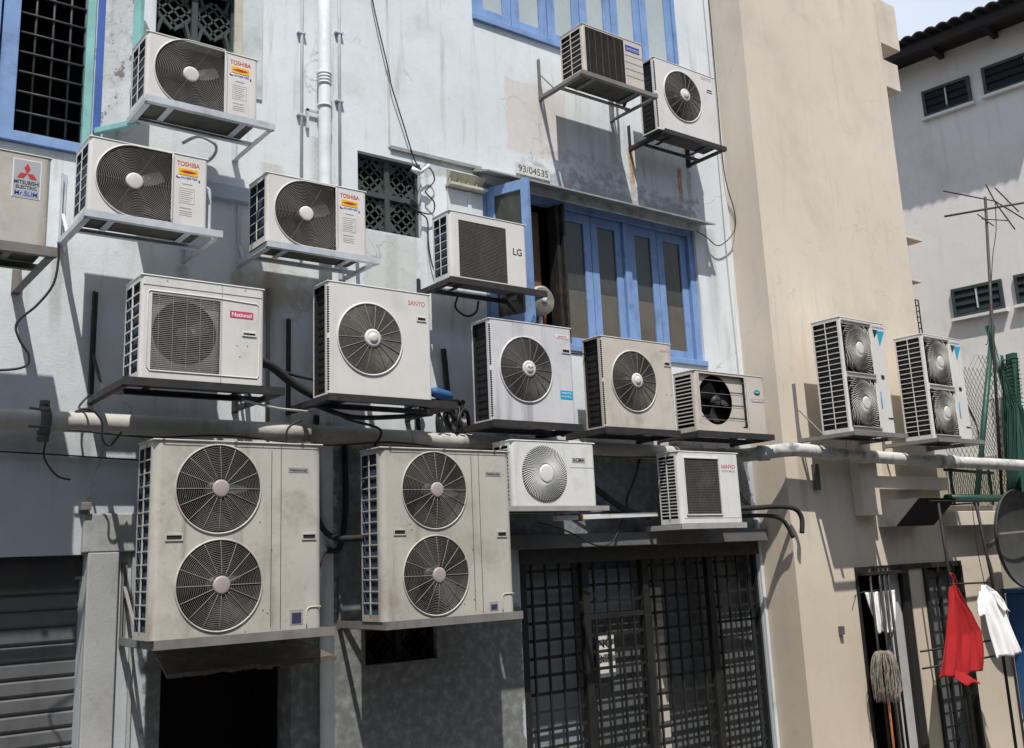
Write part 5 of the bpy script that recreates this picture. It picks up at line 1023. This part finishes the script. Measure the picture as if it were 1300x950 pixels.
for k in range(36):
    z = 4.9-k*.052; sp = .04+.26*(4.9-z)/1.9*.95; pts = [(13.22-.36*(4.9-z)/1.9-sp*.75+1.5*sp*j/10, -.33-.12*math.sin(j*.9), z+.02*math.sin(j*2.1+k)) for j in range(11)]
    nt.tube(pts, .005, 3)
def nf(u, v):
    z = 4.95-1.9*v; sp = .04+.23*v; return (13.24-.36*v+sp*(2*u-1)*.8, -.36-.06*math.sin(u*19+v*2)-.03*math.sin(u*41+v*5), z-.04*math.sin(u*7))
nt.grid(nf, 60, 14)
one(nt, 'green_netting', 'net', 'dark green netting bunched around the leaning poles', 'netting', (13.1, -.25, 3.0))
nr = thing('green_railing', 'low green netted railing with rolled net under the pipe', 'railing', (11.5, -.5, 3.0)); O_ = (11.5, -.5, 3.0)
b = MB(); b.tube([(10.95, -.5, 3.08), (12.3, -.5, 3.08)], .045, 8); b.tube([(10.95, -.52, 3.40), (12.0, -.52, 3.38)], .018, 6); b.build('rolled_net', 'green', nr, O_)
b = MB()
for k in range(26): x = 10.98+k*.042; b.tube([(x, -.52, 3.40), (x+.05, -.5, 3.26), (x+.03, -.5, 3.08)], .005, 3)
for x in (11.1, 11.95): b.tube([(x, -.5, 3.0), (x, -.5, 3.42)], .016, 6)
b.build('net', 'green', nr, O_)

# antenna
an = thing('tv_antenna', 'thin roof antenna mast with crossed bars in front of the grey building', 'antenna', (12.77, -.2, 3.0)); O_ = (12.77, -.2, 3.0)
b = MB(); b.tube([(12.74, -.2, 3.0), (13.48, -.2, 7.25)], .020, 8); b.build('mast', 'steelk', an, O_)
b = MB(); b.tube([(12.34, -.2, 6.77), (13.46, -.2, 7.07), (14.7, -.2, 7.40)], .015, 8); b.build('boom', 'steelk', an, O_)
b = MB(); b.tube([(12.39, -.2, 7.13), (13.74, -.2, 7.24), (14.9, -.2, 7.05)], .010, 6); b.tube([(13.55, -.2, 7.45), (13.75, -.2, 7.22), (14.2, -.2, 6.9)], .009, 6); b.tube([(13.8, -.2, 7.45), (14.4, -.2, 7.2)], .009, 6); b.tube([(13.3, -.2, 6.9), (13.7, -.35, 6.9)], .008, 6); b.tube([(13.2, -.2, 6.95), (13.6, -.2, 6.85)], .008, 6)
b.build('cross_bars', 'steelk', an, O_)
b = MB(); b.tube(smooth_path([(13.74, -.2, 7.22), (13.65, -.2, 6.8), (13.45, -.2, 6.4), (13.3, -.2, 6.0), (13.0, -.2, 5.2), (12.9, -.2, 5.1)], 4), .006, 6); b.build('lead_wire', 'cable', an, O_)

# grey building, facade nearly at right angles; local frame: u along facade (+ away from camera), n = outward (-X)
ga = R(-6.76); U = Vector((math.sin(ga), math.cos(ga), 0)); Nn = Vector((-math.cos(ga), math.sin(ga), 0)); G0 = Vector((16, 0, 0))
gb = thing('grey_building', 'grey white rendered building with black eaves and corrugated roof at right', 'building', (16, 0, 0)); O_ = (16, 0, 0)
def gp_(u, n, z): v = G0+U*u+Nn*n; return (v.x, v.y, z)
def gbox(mb, u0, u1, n0, n1, z0, z1):
    P = [gp_(u, n, z) for z in (z0, z1) for (u, n) in ((u0, n0), (u1, n0), (u1, n1), (u0, n1))]
    return mb.add(P, [(0, 1, 2, 3), (7, 6, 5, 4), (0, 4, 5, 1), (1, 5, 6, 2), (2, 6, 7, 3), (3, 7, 4, 0)])
b = MB(); gbox(b, -9, 14, -8, 0, 0, 10.88); b.build('wall', 'grey', gb, O_)
b = MB(); gbox(b, -9, 14, .0, .03, 0, 3.9); b.build('lower_render', 'yellowed', gb, O_)
b = MB(); gbox(b, -.6, 14.3, -8.2, .62, 10.80, 10.86); gbox(b, -.6, 14.3, .56, .66, 10.68, 10.80); 
for k in range(16): gbox(b, -.5+k*.9, -.42+k*.9, .02, .56, 10.68, 10.797)
b.build('eaves', 'soffit', gb, O_)
rf = MB(); nu = 260
for row, (n0, n1, z0_, z1_) in enumerate(((.78, -.8, 10.90, 11.20), (-.75, -4.2, 11.24, 11.9))):
    rf.grid(lambda u, v: gp_(-.7+15*u, n0+(n1-n0)*v, z0_+(z1_-z0_)*v+.045*abs(math.sin(u*150*math.pi/2))), 600, 1, False)
rf.build('roof', 'tile', gb, O_, solid=.02)
for (u0, u1, z0, z1) in ((.95, 1.76, 9.74, 10.22), (-.65, .74, 9.77, 10.26), (.92, 1.73, 6.18, 6.67), (-.65, .73, 6.2, 6.68), (2.9, 3.8, 9.74, 10.22), (2.9, 3.8, 6.18, 6.67)):
    f = MB(); t = .05
    for (a, c, d, e) in ((u0, u1, z0, z0+t), (u0, u1, z1-t, z1), (u0, u0+t, z0+t, z1-t), (u1-t, u1, z0+t, z1-t), ((u0+u1)/2-.02, (u0+u1)/2+.02, z0+t, z1-t)): gbox(f, a, c, .0, .05, d, e)
    wf = f.build('window', 'wframe', gb, O_)
    p = MB(); gbox(p, u0+t, u1-t, .004, .012, z0+t, z1-t)
    for k in range(3):
        z = z0+t+(z1-z0-2*t)*(k+.5)/3
        for (a, c) in ((u0+t, (u0+u1)/2-.02), ((u0+u1)/2+.02, u1-t)):
            P = [gp_(a, .015, z+.055), gp_(c, .015, z+.055), gp_(c, .045, z-.055), gp_(a, .045, z-.055)]; p.add(P, [(0, 1, 2, 3)])
    p.build('louvre_panes', 'dglass', wf, O_)
    wf_c = MB(); gbox(wf_c, (u0+u1)/2-.012, (u0+u1)/2+.012, .051, .058, z0+.1, z1-.08); wf_c.build('lever', 'galv', wf, O_); wf_s = MB(); gbox(wf_s, u0-.04, u1+.04, .0, .09, z0-.05, z0-.003); wf_s.build('sill', 'grey', wf, O_)
f = MB(); f.tube([gp_(-.2, .05, 9.9), gp_(-.3, .06, 9.1)], .03, 8); f.build('drain_spout', 'trim', gb, O_)
